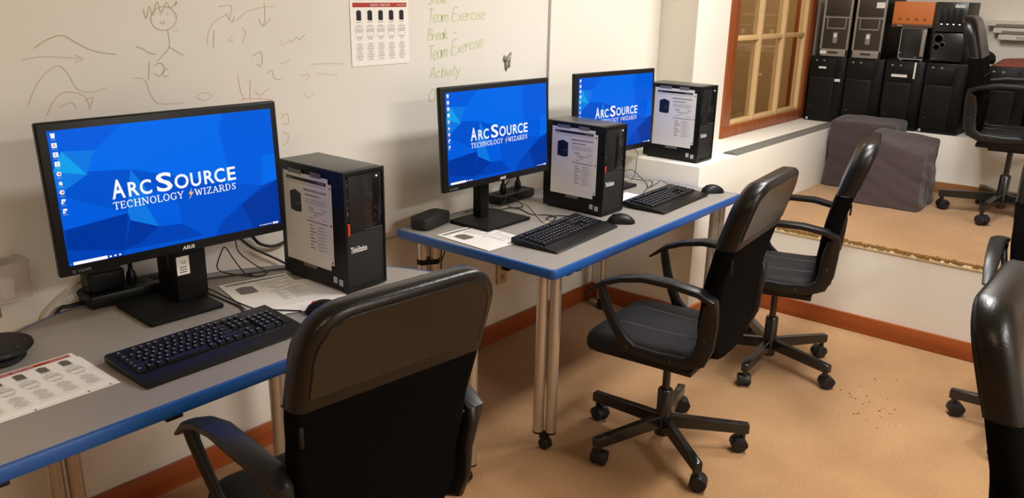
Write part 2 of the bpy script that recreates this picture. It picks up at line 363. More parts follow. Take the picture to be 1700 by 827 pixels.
red = [[(-0.152,1.279),(-0.122,1.326),(-0.087,1.340),(-0.044,1.324),(-0.035,1.293)],[(-0.046,1.311),(-0.023,1.320),(-0.036,1.285)],[(-0.117,1.300),(-0.083,1.310),(-0.069,1.292)],[(0.444,1.354),(0.450,1.300),(0.465,1.274)],[(0.488,1.337),(0.482,1.273)],[(0.517,1.270),(0.537,1.294),(0.561,1.302)],[(0.442,1.271),(0.483,1.276),(0.571,1.266)],[(0.502,1.296),(0.518,1.285)],[(0.596,1.196),(0.622,1.214),(0.626,1.182),(0.601,1.180)],[(0.599,1.153),(0.623,1.140),(0.615,1.114),(0.595,1.106)],[(0.609,1.205),(0.601,1.216)]]
for nm, L, m, w in (('marker_doodle', green, 'marker_dark', .0026), ('faint_marker_doodle', pale, 'marker_pale', .0024), ('red_marker_doodle', red, 'marker_red', .0024)):
    for k, l in enumerate(L):
        b = MB(); b.ribbon([(p.x, p.y) for p in spline([(x, z, 0) for x, z in l], 5)], w, h=k*2e-6, M=WM); bmesh.ops.remove_doubles(b.bm, verts=b.bm.verts, dist=1e-6); b.build(nm, M[m], wb, smooth=0)
GL = {'T': (.5, [[(0,1),(.6,.97)],[(.3,1),(.28,0)]]), 'e': (.46, [[(.05,.28),(.4,.33),(.38,.5),(.2,.55),(.05,.4),(.03,.15),(.2,0),(.42,.1)]]),
 'a': (.5, [[(.4,.5),(.2,.55),(.05,.35),(.08,.08),(.25,.03),(.4,.2),(.4,.5),(.42,.1),(.5,0)]]), 'm': (.6, [[(.05,.5),(.05,0)],[(.05,.35),(.2,.52),(.27,.4),(.27,0)],[(.27,.35),(.42,.52),(.5,.4),(.5,0)]]),
 'E': (.58, [[(.5,1),(.05,.97),(.03,0),(.5,.03)],[(.03,.52),(.42,.55)]]), 'x': (.46, [[(0,.5),(.4,0)],[(.4,.52),(0,0)]]), 'r': (.4, [[(.05,.5),(.05,0)],[(.05,.3),(.2,.5),(.35,.5)]]),
 'c': (.46, [[(.4,.45),(.2,.55),(.05,.3),(.15,.03),(.4,.08)]]), 'i': (.22, [[(.1,.5),(.1,0)],[(.1,.7),(.11,.75)]]), 's': (.42, [[(.35,.5),(.15,.53),(.08,.4),(.3,.2),(.25,.03),(.03,.05)]]),
 'B': (.52, [[(.05,1),(.03,0)],[(.05,1),(.4,.9),(.4,.65),(.08,.55),(.45,.4),(.4,.08),(.03,0)]]), 'k': (.46, [[(.05,1),(.04,0)],[(.38,.52),(.05,.25),(.4,0)]]),
 'A': (.62, [[(0,0),(.3,1),(.55,0)],[(.1,.4),(.45,.42)]]), 't': (.4, [[(.2,.85),(.18,.05),(.3,0)],[(.02,.55),(.38,.58)]]), 'v': (.42, [[(0,.5),(.18,0),(.38,.52)]]),
 'y': (.5, [[(0,.5),(.18,.05)],[(.4,.52),(.15,-.35),(0,-.35)]]), 'C': (.56, [[(.5,.85),(.3,1),(.05,.6),(.08,.15),(.3,0),(.5,.12)]]), 'l': (.22, [[(.08,1),(.06,0)]]),
 'o': (.46, [[(.2,.53),(.05,.3),(.12,.03),(.32,.03),(.4,.3),(.2,.53)]]), '-': (.5, [[(.1,.4),(.5,.44)]]), ' ': (.4, []), 'S': (.55, [[(.45,.9),(.2,1),(.05,.75),(.4,.4),(.35,.05),(.03,.05)]]), 'h': (.48, [[(.05,1),(.04,0)],[(.05,.35),(.25,.52),(.36,.4),(.36,0)]]), 'w': (.6, [[(0,.5),(.12,0),(.26,.4),(.4,0),(.54,.52)]]), '.': (.2, [[(.05,0),(.08,.03)]])}
q = 0
for txt, x, z, h, wd, slope in (('Show.', 1.305, 1.578, .05, .050, .03), ('Team Exercise', 1.303, 1.508, .052, .058, .03), ('Break -', 1.303, 1.438, .046, .050, .05), ('Team Exercise', 1.303, 1.358, .058, .056, .14), ('Activity', 1.313, 1.288, .046, .056, .06), ('Close', 1.305, 1.196, .050, .056, .03)):
    cx = 0
    b = MB()
    for ch in txt:
        adv, strokes = GL[ch]
        for st in strokes:
            pts = [(x + (cx + px + .12*pz)*wd, z + pz*h + slope*(cx+px)*wd) for px, pz in st]
            b.ribbon([(p.x, p.y) for p in spline([(a_, c_, 0) for a_, c_ in pts], 3)], .0032, h=q*2e-6, M=WM); q += 1
        cx += adv
    b.build('written_line', M['marker_green'], wb, smooth=0)['kind'] = 'stuff'

# ------------------------------------------------------------------ printed sheets
def pic_tower(b, u, v, w, h, mi, Mx=None, z=.0004):
    b.poly(((u, v+.06*h, z), (u+.55*w, v, z), (u+w, v+.04*h, z), (u+w, v+.86*h, z), (u+.5*w, v+h, z), (u, v+.88*h, z)), mi, Mx)
INK = ['paper_ink', 'paper_grey', 'paper_pic', 'white_print', 'paper_red', 'grey_print', 'dim_print']
def tower_flyer_print(parent, w, h, pic='paper_pic'):
    """print on an upright letter page in local (u, v), origin at its bottom left corner"""
    b = MB(); Z = .0003
    b.rect(.07*w, .915*h, .96*w, .952*h, Z, 0)
    b.text('Lenovo', .017*h*1.6, frame((.09*w, .924*h, Z+.0002), (1,0,0), (0,1,0)), 3)
    b.text('ARCSOURCE', .0165*h*1.3, frame((.93*w, .926*h, Z+.0002), (1,0,0), (0,1,0)), 3, align='RIGHT')
    b.rect(.07*w, .890*h, .96*w, .894*h, Z, 6)
    pic_tower(b, .14*w, .56*h, .25*w, .25*h, 2)
    b.text('ThinkStation', .012*h, frame((.28*w, .655*h, .0007), (1,0,0), (0,1,0)), 3)
    def line(u0, u1, v, t=.006, mi=1): b.rect(u0*w, v*h, u1*w, (v+t)*h, Z, mi)
    line(.46, .96, .822, .022, 1); b.text('PERFORMANCE', .016*h, frame((.47*w, .827*h, Z+.0002), (1,0,0), (0,1,0)), 6)
    line(.48, .80, .775, .011, 6)
    for k in range(4): line(.48, .96 - .05*(k % 2), .735-.016*k, .005, 1)
    for v in (.645, .628): line(.55, .66, v, .006, 6); line(.86, .95, v, .006, 1)
    line(.60, .88, .600, .007, 6); b.text('$1,749', .026*h, frame((.655*w, .565*h, Z), (1,0,0), (0,1,0)), 0, bold=.01)
    line(.56, .66, .535, .006, 6); line(.86, .94, .535, .006, 1)
    line(.50, .97, .490, .012, 5)
    for k in range(8):
        line(.56, .63+.035*(k % 3), .448-.036*k, .009, 6); line(.73, .90+.02*(k % 4), .449-.036*k, .005, 1); line(.73, .86, .440-.036*k, .004, 1)
    return b.build('printing', [M[n] if n != 'paper_pic' else M[pic] for n in INK], parent, smooth=0)

def flyer_on_tower(label, origin, zrot=0.0, drop=0.0, group='flyers taped to the towers'):
    """faces -x: u runs towards -y"""
    w, h = .220, .287
    t = thing('flyer', label, 'flyer', origin, R(-90), group)   # local +x -> world -y, local -y -> world -x
    F = Matrix.Rotation(zrot, 4, 'Y') @ frame((0, -.0035, 0), (1, 0, 0), (0, 0, 1))
    b = MB(); b.box(0, w, 0, h, 0, .0006, M=F); p = b.build('page', M['paper'], t, smooth=0)
    pr = tower_flyer_print(t, w, h); pr.matrix_local = F @ Matrix.Translation((0, 0, .0006))
    S = Matrix.Rotation(zrot, 4, 'Y') @ frame((0, -.0012, 0), (1, 0, 0), (0, 0, 1))
    b = MB(); b.box(.06*w, 1.055*w, .06*h, .945*h, 0, .001, M=S)
    for v in (.09, .5, .9): b.cyl((1.027*w, v*h, .0012), (1.027*w, v*h, .0016), .0032, n=10, M=S, mi=1)
    b.build('sleeve', [M['paper'], M['paper_ink']], t, smooth=0)
    for u0, u1, v0, v1 in ((.12, .42, .985, 1.035), (.62, .86, .985, 1.04), (.36, .66, -.045, .012)):
        b = MB(); b.box(u0*w, u1*w, v0*h, v1*h, 0, .0002 if v0 > .5 else .0011, M=Matrix.Rotation(zrot, 4, 'Y') @ frame((0, -.0008 if v0 < .5 else -.0043, 0), (1, 0, 0), (0, 0, 1)))
        b.build('tape', M['tape'], t, smooth=0)
    return t

def flat_flyer(label, x, y, z, rz, second=None, pic='paper_pic2', blank=False):
    w, h = .218, .281
    t = thing('flyer', label, 'flyer', (x, y, z), rz)
    if second:
        b = MB(); b.box(0, w, 0, h, 0, .0008, M=T(second[0], second[1], .0002, second[2])); b.build('back_page', M['paper'], t, smooth=0)
    b = MB(); b.box(0, w, 0, h, .0012, .0020); b.build('page', M['paper'], t, smooth=0)
    if not blank:
        p = tower_flyer_print(t, w, h, pic); p.location = (0, 0, .0020)
    return t

def desktop_sheet(t, w, h, F, ncol=5, pic='paper_pic'):
    b = MB(); b.box(0, w, 0, h, 0, .0008, M=F); b.build('page', M['paper'], t, smooth=0)
    b = MB(); Z = .0011
    b.rect(.04*w, .905*h, .965*w, .975*h, Z, 4, F)
    b.text('LENOVO  DESKTOPS', .045*h, F @ frame((.5*w, .923*h, Z+.0002), (1,0,0), (0,1,0)), 3, align='CENTER', bold=.01)
    b.text('ARCSOURCE', .034*h, F @ frame((.95*w, .927*h, Z+.0002), (1,0,0), (0,1,0)), 3, align='RIGHT')
    for k in range(ncol):
        c = (.135 + .183*k)*w
        pic_tower(b, c-.038*w, .70*h, .080*w, .165*h, 2, F, Z)
        def line(u, v, t_, mi): b.rect(c-u*w, v*h, c+u*w, (v+t_)*h, Z, mi, F)
        line(.045, .672, .010, 5); line(.028, .632, .007, 5); line(.062, .606, .010, 5)
        for q in range(4): line(.07-.006*(q % 2), .572-.016*q, .008, 1)
        b.rect(c-.07*w, .49*h, c-.05*w, .50*h, Z, 1, F); b.rect(c+.05*w, .49*h, c+.07*w, .50*h, Z, 1, F)
        line(.065, .456, .006, 1); line(.05, .438, .008, 5)
        b.text('$1,249', .030*h, F @ frame((c, .405*h, Z), (1,0,0), (0,1,0)), 6, align='CENTER')
        for q in range(7): line(.03+.012*(q % 3), .345-.04*q, .009, 5); line(.06, .330-.04*q, .005, 1)
    return b.build('printing', [M[n] if n != 'paper_pic' else M[pic] for n in INK], t, smooth=0)

t = thing('price_poster', 'white sheet with red header and five black computers, stuck on the whiteboard', 'poster', (.915, -.0052, 1.356))
F = Matrix.Rotation(R(-.4), 4, 'Y') @ frame((0, -.0006, 0), (1, 0, 0), (0, 0, 1))
desktop_sheet(t, .286, .231, F)
t = thing('price_sheet', 'red-headed sheet of computer prices lying beside the near keyboard', 'paper', (-.59, -.588, .7352), R(1.5))
b = MB(); b.box(.01, .285, -.014, .20, .0002, .0010, M=T(0, 0, 0, R(-1.6)))
for u in (.10, .215, .265): b.cyl((u, -.012, .0010), (u, -.012, .0013), .0028, n=8, mi=1)
b.build('sleeve', [M['paper'], M['paper_ink']], t, smooth=0)
desktop_sheet(t, .285, .226, Matrix.Translation((0, 0, .0012)), pic='paper_pic2')

# crumpled grey scrap on the whiteboard
b = MB(); rr = random.Random(3); ring = []
import math as _m
pts = [(-.022,.030),(-.030,.012),(-.018,-.005),(-.014,-.035),(-.004,-.044),(.004,-.02),(.014,-.03),(.022,-.008),(.016,.02),(.026,.042),(.006,.028),(-.008,.02)]
tb = bmesh.new(); lo = [tb.verts.new((x, -.0052, z)) for x, z in pts]; hi = [tb.verts.new((x*.75+rr.uniform(-.003,.003), -.0052-rr.uniform(.004,.012), z*.75)) for x, z in pts]
for i in range(12): tb.faces.new((lo[i], lo[(i+1) % 12], hi[(i+1) % 12], hi[i]))
cv = tb.verts.new((0, -.012, 0))
for i in range(12): tb.faces.new((hi[i], hi[(i+1) % 12], cv))
b.merge(tb); o = b.build('foil_scrap', M['foil'], smooth=15, recalc=True); o.location = (1.797, 0, 1.335); tag(o, 'crumpled dull grey scrap stuck on the whiteboard beside the green list', 'scrap')

# ------------------------------------------------------------------ tables
TZ = .735
def leg_pair(parent, x, y, ang, zt=TZ-.032):
    """two steel tubes on one caster"""
    for s in (-1, 1):
        cx, cy = x + s*.0235*math.cos(ang), y + s*.0235*math.sin(ang)
        b = MB(); b.cyl((cx, cy, .072), (cx, cy, zt), .0205, n=20); l = b.build('leg', M['steel'], parent)
        b = MB(); b.cyl((cx, cy, .064), (cx, cy, .0725), .0215, n=20, bevel=.002); b.build('leg_cap', M['black'], l)
        b = MB(); b.cyl((cx, cy, zt-.012), (cx, cy, zt+.001), .027, n=20); b.build('leg_collar', M['black_matte'], l)
    b = MB()
    b.cyl((x, y, .045), (x, y, .066), .012, n=12)
    b.box(x-.014, x+.014, y-.016, y+.016, .040, .058, bevel=.005)
    b.cyl((x-.017, y-.006, .0235), (x-.003, y-.006, .0235), .0235, n=18, bevel=.004); b.cyl((x+.003, y-.006, .0235), (x+.017, y-.006, .0235), .0235, n=18, bevel=.004)
    b.build('caster', M['wheel'], parent)

def table_top(parent, pts, name='tabletop'):
    """laminate slab with a proud blue edge band"""
    b = MB(); b.prism(pts, -.030, -.0005); b.build('tabletop', [M['laminate']], parent, smooth=20)
    n = len(pts); rings = []
    for d, z in ((0.0005, -.032), (-.004, -.0325), (-.007, -.024), (-.007, -.009), (-.004, -.001), (.0005, 0.0), (.006, -.0003)):
        r = []
        for i in range(n):
            p, a, c = Vector(pts[i]), Vector(pts[i-1]), Vector(pts[(i+1) % n])
            n1 = Vector((p.y-a.y, -(p.x-a.x))).normalized(); n2 = Vector((c.y-p.y, -(c.x-p.x))).normalized()
            nn = (n1+n2).normalized(); k = 1/max(.4, nn.dot(n1))
            q = p - nn*d*k; r.append((q.x, q.y, z))
        rings.append(r)
    b = MB(); b.loft(rings, caps=False); b.build('edge_band', M['blue_edge'], parent, smooth=50)

# half-round table on the left: flat side towards the room
nt = thing('half_round_table', 'half-round grey table with a blue edge on steel tube legs, nearest the camera', 'table', (.025, -.782, TZ), 0)
RAD = .768
pts = [(RAD*math.cos(R(a)), RAD*math.sin(R(a))) for a in [i*180/40 for i in range(41)]]
table_top(nt, pts[::1])
def leg_l(x, y, ang): leg_pair(nt, x, y, ang)
tbl = [(.735, .07, R(-50)), (-.735, .07, R(50)), (.35, .57, R(30)), (-.345, .57, R(-10))]
# legs are built in table-local coordinates (origin on the top surface)
class _Shift: pass
def leg_pair_local(parent, x, y, ang):
    before = set(bpy.data.objects)
    leg_pair(parent, x, y, ang)
    for o in set(bpy.data.objects) - before:
        if o.parent is parent: o.location.z = -TZ
for x, y, a in tbl: leg_pair_local(nt, x, y, a)
b = MB(); b.box(-.62, .62, .05, .09, -.062, -.0325, bevel=.003); b.box(-.30, .30, .50, .54, -.062, -.0325, bevel=.003); b.build('rail', M['black_matte'], nt)
for x in (-.66, -.30, .30, .66):
    b = MB(); b.box(x-.02, x+.02, -.004, .03, -.042, -.0325, bevel=.002); b.build('bracket', M['black'], nt)

# rectangular table
ft = thing('rectangular_table', 'long rectangular grey table with a blue edge and paired steel legs, against the wall', 'table', (1.045, -.860, TZ), R(1.3))
L, D = 1.518, .76
def rr_pts(x0, y0, x1, y1, r, k=4):
    out = []
    for cx, cy, a0 in ((x1-r, y0+r, -90), (x1-r, y1-r, 0), (x0+r, y1-r, 90), (x0+r, y0+r, 180)):
        for i in range(k+1): a = R(a0 + 90*i/k); out.append((cx+r*math.cos(a), cy+r*math.sin(a)))
    return out
table_top(ft, rr_pts(0, 0, L, D, .02))
for x, y, a in ((.075, .072, R(-60)), (L-.09, .065, R(-15)), (.105, D-.07, R(-30)), (L-.09, D-.075, R(30))): leg_pair_local(ft, x, y, a)
b = MB(); b.box(.12, L-.12, .05, .09, -.062, -.0325, bevel=.003); b.box(.12, L-.12, D-.10, D-.06, -.062, -.0325, bevel=.003); b.build('rail', M['black_matte'], ft)
for x, y in ((.03, .11), (.03, .02), (.10, .004), (.03, D-.10), (.03, D-.04), (.16, .004)):
    b = MB(); b.box(x-.016, x+.016, y, y+.03, -.042, -.0325, bevel=.002); b.build('bracket', M['black'], ft)
# strap binding the rear legs
b = MB(); ca, sa = math.cos(R(-30)), math.sin(R(-30))
ring = [(.105+ca*u-sa*v, D-.07+sa*u+ca*v) for u, v in rr_pts(-.047, -.0235, .047, .0235, .0232, 6)]
b.loft([[(x, y, -.150) for x, y in ring], [(x, y, -.130) for x, y in ring]], caps=False); b.build('strap', M['black_matte'], ft)

# ------------------------------------------------------------------ monitors
SER = {'T': (.8, [((.4,0),(.4,1),1),((.02,1),(.78,1),0),((.02,1),(.02,.78),0),((.78,1),(.78,.78),0)], [(.4,0)]),
 'E': (.72, [((.14,0),(.14,1),1),((.04,1),(.64,1),0),((.04,0),(.66,0),0),((.14,.52),(.5,.52),0),((.64,1),(.64,.8),0),((.66,0),(.66,.22),0),((.5,.42),(.5,.62),0)], []),
 'C': (.86, 'arc', []), 'H': (.95, [((.16,0),(.16,1),1),((.78,0),(.78,1),1),((.16,.52),(.78,.52),0)], [(.16,0),(.16,1),(.78,0),(.78,1)]),
 'N': (.98, [((.16,0),(.16,1),0),((.82,0),(.82,1),0),((.16,1),(.82,0),1)], [(.16,0),(.14,1),(.82,1)]), 'O': (.92, 'ring', []),
 'L': (.72, [((.16,0),(.16,1),1),((.04,0),(.66,0),0),((.66,0),(.66,.25),0)], [(.16,1)]), 'G': (.92, 'arcg', []),
 'Y': (.88, [((.44,0),(.44,.45),1),((.44,.45),(.1,1),1),((.44,.45),(.78,1),0)], [(.44,0),(.1,1),(.78,1)]),
 'W': (1.2, [((.1,1),(.36,0),1),((.36,0),(.6,.9),0),((.6,.9),(.86,0),1),((.86,0),(1.1,1),0)], [(.1,1),(1.1,1)]),
 'I': (.4, [((.2,0),(.2,1),1)], [(.2,0),(.2,1)]), 'Z': (.8, [((.08,1),(.7,1),0),((.7,1),(.08,0),1),((.08,0),(.72,0),0),((.08,1),(.08,.8),0),((.72,0),(.72,.22),0)], []),
 'A': (.92, [((.1,0),(.44,1),0),((.44,1),(.8,0),1),((.22,.35),(.68,.35),0)], [(.1,0),(.8,0)]),
 'R': (.86, [((.16,0),(.16,1),1),((.16,1),(.5,1),0),((.5,1),(.66,.88),0),((.66,.88),(.66,.64),1),((.66,.64),(.5,.5),0),((.5,.5),(.16,.5),0),((.42,.5),(.78,0),1)], [(.16,0),(.14,1),(.78,0)]),
 'D': (.92, [((.16,0),(.16,1),1),((.06,1),(.46,1),0),((.46,1),(.72,.78),0),((.72,.78),(.78,.5),1),((.78,.5),(.72,.22),1),((.72,.22),(.46,0),0),((.46,0),(.06,0),0)], []),
 'S': (.7, [((.6,.8),(.42,1),0),((.42,1),(.18,.94),0),((.18,.94),(.12,.72),1),((.12,.72),(.56,.32),1),((.56,.32),(.52,.08),1),((.52,.08),(.3,0),0),((.3,0),(.08,.16),0),((.6,.98),(.6,.76),0),((.08,.02),(.08,.24),0)], [])}
def serif_line(b, txt, x, y, h, adv, F, mi, Z):
    thin, thick = .09*h, .155*h
    for ch in txt:
        wd, strokes, feet = SER[ch]
        if strokes in ('arc', 'ring', 'arcg'):
            a0, a1 = (45, 315) if strokes != 'ring' else (0, 360)
            A = [R(a0 + (a1-a0)*i/14) for i in range(15)]
            P = [(x + (.46+.38*math.cos(a))*h*adv, y + (.5+.52*math.sin(a))*h) for a in A]
            for i in range(14):
                w = thin + (thick-thin)*abs(math.cos((A[i]+A[i+1])/2))
                b.ribbon([P[i], P[i+1]], w, Z, mi, F)
            if strokes != 'ring': b.ribbon([(x+.76*h*adv, y+.98*h), (x+.76*h*adv, y+.68*h)], thin, Z, mi, F)
            if strokes == 'arcg': b.ribbon([(x+.76*h*adv, y+.02*h), (x+.76*h*adv, y+.42*h)], thick, Z, mi, F); b.ribbon([(x+.6*h*adv, y+.42*h), (x+.9*h*adv, y+.42*h)], thin, Z, mi, F)
        else:
            for p, q, k in strokes: b.ribbon([(x+p[0]*h*adv, y+p[1]*h), (x+q[0]*h*adv, y+q[1]*h)], thick if k else thin, Z, mi, F)
        for fx, fy in feet: b.ribbon([(x+(fx-.17)*h*adv, y+fy*h), (x+(fx+.17)*h*adv, y+fy*h)], thin, Z, mi, F)
        x += (wd+.13)*h*adv
    return x
SCOL = [screen_mat('screen_%s' % n, lin(*c), s) for n, c, s in (('blue', (0, 93, 222), 1.0), ('bright', (0, 106, 234), 1.0), ('cyan', (16, 160, 234), 1.0), ('sky', (14, 120, 226), 1.0),
        ('mid', (0, 82, 206), 1.0), ('deep', (0, 66, 182), 1.0), ('navy', (0, 54, 158), 1.0), ('white', (250, 250, 250), 1.0), ('gold', (255, 200, 90), 1.0), ('icon_red', (214, 80, 90), 1.0), ('icon_grey', (150, 160, 170), 1.0))]
ART = [(4, [(0,0),(1,0),(1,.39),(.918,.359),(.768,.41),(.305,.652),(0,.70)]),
 (0, [(.0,1),(.30,1),(.17,.83),(.043,.848),(0,.71)]), (3, [(.043,.848),(.17,.83),(.127,.658)]), (1, [(.43,1),(.60,1),(.484,.646),(.40,.70)]),
 (0, [(.75,1),(1,1),(1,.62),(.934,.618),(.727,.866)]), (1, [(.727,.866),(.484,.646),(.579,.532),(.768,.41)]), (0, [(.727,.866),(.934,.618),(.918,.359),(.768,.41)]), (1, [(.934,.618),(1,.62),(1,.388),(.918,.359)]),
 (2, [(.043,.848),(.127,.658),(-.0,.71)]), (3, [(0,.71),(.127,.658),(.003,.537)]), (4, [(.003,.537),(.127,.658),(.305,.652),(.268,.326),(.004,.275)]), (0, [(.003,.537),(.268,.326),(.004,.275)]),
 (3, [(.305,.652),(.372,.459),(.345,.388),(.268,.326)]), (0, [(.372,.459),(.345,.388),(.395,.173),(.499,.161),(.5,.321),(.44,.44)]), (3, [(.268,.326),(.345,.388),(.395,.173),(.277,.262)]),
 (6, [(.004,.275),(.268,.321),(.235,.041),(.219,.021),(0,.009)]), (5, [(.003,.12),(.235,.041),(.219,.0),(0,0)]), (5, [(.268,.326),(.277,.262),(.234,.037)]), (6, [(.277,.262),(.395,.173),(.299,.069),(.234,.037)]),
 (5, [(.395,.173),(.499,.161),(.596,.029),(.248,.035),(.299,.069)]), (4, [(.5,.321),(.501,.166),(.602,.027),(.663,.023),(.691,.108),(.768,.406)]), (5, [(1,.388),(.918,.359),(.691,.108),(.65,0),(1,0)]), (6, [(1,.388),(1,.0),(.85,0),(.80,.23)])]
def make_monitor():
    t = thing('monitor', '', 'monitor', group='computer monitors on the tables')
    W, Hh = .645, .392
    head = MB()   # local: head tilted; x right, y depth, z up from bottom edge of the bezel
    head.box(-W/2, W/2, 0, .022, 0, Hh, bevel=.005, seg=3); head.box(-.26, .26, .020, .050, .05, Hh-.05, bevel=.012, seg=2); head.box(-.12, .12, .045, .062, .10, .30, bevel=.008)
    hd = head.build('bezel', M['black'], t)
    F = frame((0, 0, 0), (1, 0, 0), (0, 0, 1))
    SX0, SX1, SZ0, SZ1 = -.298, .303, .027, .371
    sw, sh = SX1-SX0, SZ1-SZ0
    FS = frame((SX0, -.0006, SZ0), (1, 0, 0), (0, 0, 1))
    b = MB(); b.rect(0, 0, sw, sh, 0, 1, FS)
    for k, (mi, P) in enumerate(ART): b.poly([(u*sw, v*sh, .00002*(k+1)) for u, v in P], mi, FS)
    Z = .0009
    ic = [(.977,7,9),(.908,7,9),(.841,7,10),(.774,7,10),(.702,7,9),(.635,7,3),(.567,7,9),(.499,7,4),(.428,7,5)]
    for k, (v, mi, m2) in enumerate(ic):
        u = .0135*sw+.004; c = v*sh-.004
        if k in (1, 2, 3):
            b.rect(u-.006, c-.006, u+.006, c+.006, Z, 7, FS); b.text('AR3'[k-1], .010, FS @ frame((u, c-.0035, Z+.0001), (1,0,0), (0,1,0)), m2, align='CENTER', bold=.02)
        elif k == 0: b.poly([(u-.004, c-.006, Z), (u+.004, c-.006, Z), (u+.0055, c+.006, Z), (u-.0055, c+.006, Z)], 7, FS)
        elif k == 5: b.text('e', .018, FS @ frame((u, c-.005, Z), (1,0,0), (0,1,0)), 7, align='CENTER', bold=.03)
        elif k in (4, 6):
            b.poly([(u+.006*math.cos(a*.785), c+.006*math.sin(a*.785), Z) for a in range(8)], 7, FS); b.poly([(u+.003*math.cos(a*.785)+.001, c+.003*math.sin(a*.785), Z+.0001) for a in range(8)], m2, FS)
        else: b.poly([(u-.006, c-.006, Z), (u-.001, c-.006, Z), (u+.006, c+.004, Z), (u+.002, c+.006, Z), (u-.004, c+.006, Z)], 7, FS); b.poly([(u-.002, c-.005, Z+.0001), (u+.002, c-.001, Z+.0001), (u-.001, c+.002, Z+.0001)], m2, FS)
        b.rect(u-.006, c-.0105, u+.006, c-.009, Z, 10, FS)
    b.rect(.017*sw, .002*sh, .157*sw, .026*sh, Z, 7, FS); b.rect(.004*sw, .006*sh, .012*sw, .022*sh, Z, 3, FS)
    for u in (.165, .185, .205): b.rect(u*sw, .007*sh, (u+.009)*sw, .020*sh, Z, 7, FS)
    for u in (.885, .897, .906, .915, .925, .934, .943): b.rect(u*sw, .009*sh, (u+.005)*sw, .017*sh, Z, 7, FS)
    b.rect(.955*sw, .013*sh, .985*sw, .021*sh, Z, 7, FS); b.rect(.955*sw, .004*sh, .985*sw, .010*sh, Z, 7, FS)
    # lettering of the wallpaper
    for ch_, u0, u1, v0, v1 in (('A', .214, .270, .444, .590), ('R', .284, .330, .446, .556), ('C', .334, .386, .443, .559), ('S', .408, .480, .442, .592), ('O', .490, .556, .443, .560), ('U', .565, .615, .443, .557), ('R', .630, .678, .446, .557), ('C', .680, .733, .443, .560), ('E', .745, .787, .446, .557)):
        b.text_fit(ch_, u0*sw, u1*sw, v0*sh, v1*sh, FS, 7, .018, Z)
    serif_line(b, 'TECHNOLOGY', .213*sw, .367*sh, .052*sh, .95*.0315*sw*10/(.052*sh*9.46), FS, 7, Z)
    serif_line(b, 'WIZARDS', .578*sw, .367*sh, .052*sh, .214*sw/(.052*sh*6.9), FS, 7, Z)
    b.poly([(x*sw, y*sh, Z+.0001) for x, y in ((.567, .436), (.548, .388), (.559, .388), (.546, .342), (.572, .402), (.560, .402))], 8, FS)
    b.build('screen', SCOL, t, smooth=0)
    b = MB(); FT = frame((0, -.0004, 0), (1, 0, 0), (0, 0, 1))
    b.text('ASUS', .0135, FT @ frame((.013, .0075, 0), (1,0,0), (0,1,0)), 0, align='CENTER', bold=.035, wide=1.1, shear=.12)
    b.build('maker_mark', M['white_print'], t, smooth=0)
    b = MB(); b.rect(-.293, .007, -.285, .015, 0, 0, FT); b.rect(-.2915, .0085, -.2865, .0135, .0001, 1, FT); b.rect(-.290, .010, -.288, .012, .0002, 0, FT)
    b.text('HDMI', .0105, FT @ frame((-.280, .0072, 0), (1,0,0), (0,1,0)), 0, bold=.02, wide=1.25)
    b.build('port_mark', [M['dim_print'], M['black']], t, smooth=0)
    return t
def place_monitor(t, label, x, y, z, yaw, tilt, roll, base):
    t['label'] = label
    t.location = (x, y, TZ); t.rotation_euler = (0, 0, yaw)
    hm = Matrix.Translation((0, 0, z-TZ)) @ Matrix.Rotation(roll, 4, 'Y').inverted() @ Matrix.Rotation(-tilt, 4, 'X')
    for c in t.children: c.matrix_local = hm
    # stand in the monitor's own frame
    inv = (Matrix.Translation((x, y, TZ)) @ Matrix.Rotation(yaw, 4, 'Z')).inverted()
    bx0, bx1, by0, by1, byaw, nw, nd, nx, ny = base
    P = inv @ Matrix.Translation(((bx0+bx1)/2, (by0+by1)/2, TZ)) @ Matrix.Rotation(byaw, 4, 'Z')
    hw, hd = (bx1-bx0)/2, (by1-by0)/2
    b = MB(); b.prism(rr_pts(-hw, -hd, hw, hd, .006), .001, .013, M=P, bevel=.002); b.build('base', M['black_matte'], t)
    N = inv @ Matrix.Translation((nx, ny, TZ)) @ Matrix.Rotation(byaw, 4, 'Z')
    b = MB(); b.box(-nw/2, nw/2, -nd/2, nd/2, .0125, .30, bevel=.006, M=N); nk = b.build('neck', M['black_matte'], t)
    b = MB(); hz = (y+.05*1.0, z-TZ+.2)
    b.box(-.04, .04, -.03, .03, .24, .31, bevel=.006, M=inv @ Matrix.Translation((nx, (ny-nd/2+hz[0])/2+.01, TZ))); b.build('hinge', M['black'], nk)
    return N, nk
mon = make_monitor()
mons = [mon, copy_tree(mon), copy_tree(mon)]
N, nk = place_monitor(mons[0], 'large monitor with blue screen on the half-round table', .039, -.312, .914, -.088, .036, .012, (-.092, .125, -.350, -.130, -.04, .095, .12, .085, -.200))
b = MB(); FT = N @ frame((0, -.0606, 0), (1, 0, 0), (0, 0, 1)); b.rect(-.044, .095, -.006, .150, 0, 0, FT)
b.text('CE', .012, FT @ frame((-.030, .128, .0003), (1,0,0), (0,1,0)), 1, bold=.01)
for k in range(3): b.rect(-.036, .102+.007*k, -.014, .105+.007*k, .0003, 1, FT)
b.build('sticker', [M['paper'], M['dim_print']], nk, smooth=0)
b = MB(); b.box(-.0487, -.0473, -.025, -.013, .11, .165, bevel=.0006, M=N); b.build('slot', mat('slot_grey', (.03, .03, .03), .5), nk)
place_monitor(mons[1], 'monitor with blue screen between the black speaker box and the middle tower', 1.404, -.313, .901, -.007, .059, -.003, (1.236, 1.505, -.392, -.185, 0, .052, .045, 1.372, -.235))
place_monitor(mons[2], 'farthest monitor with blue screen, half behind the middle tower', 2.301, -.280, .893, -.048, .041, -.008, (2.085, 2.355, -.382, -.175, 0, .052, .045, 2.25, -.205))

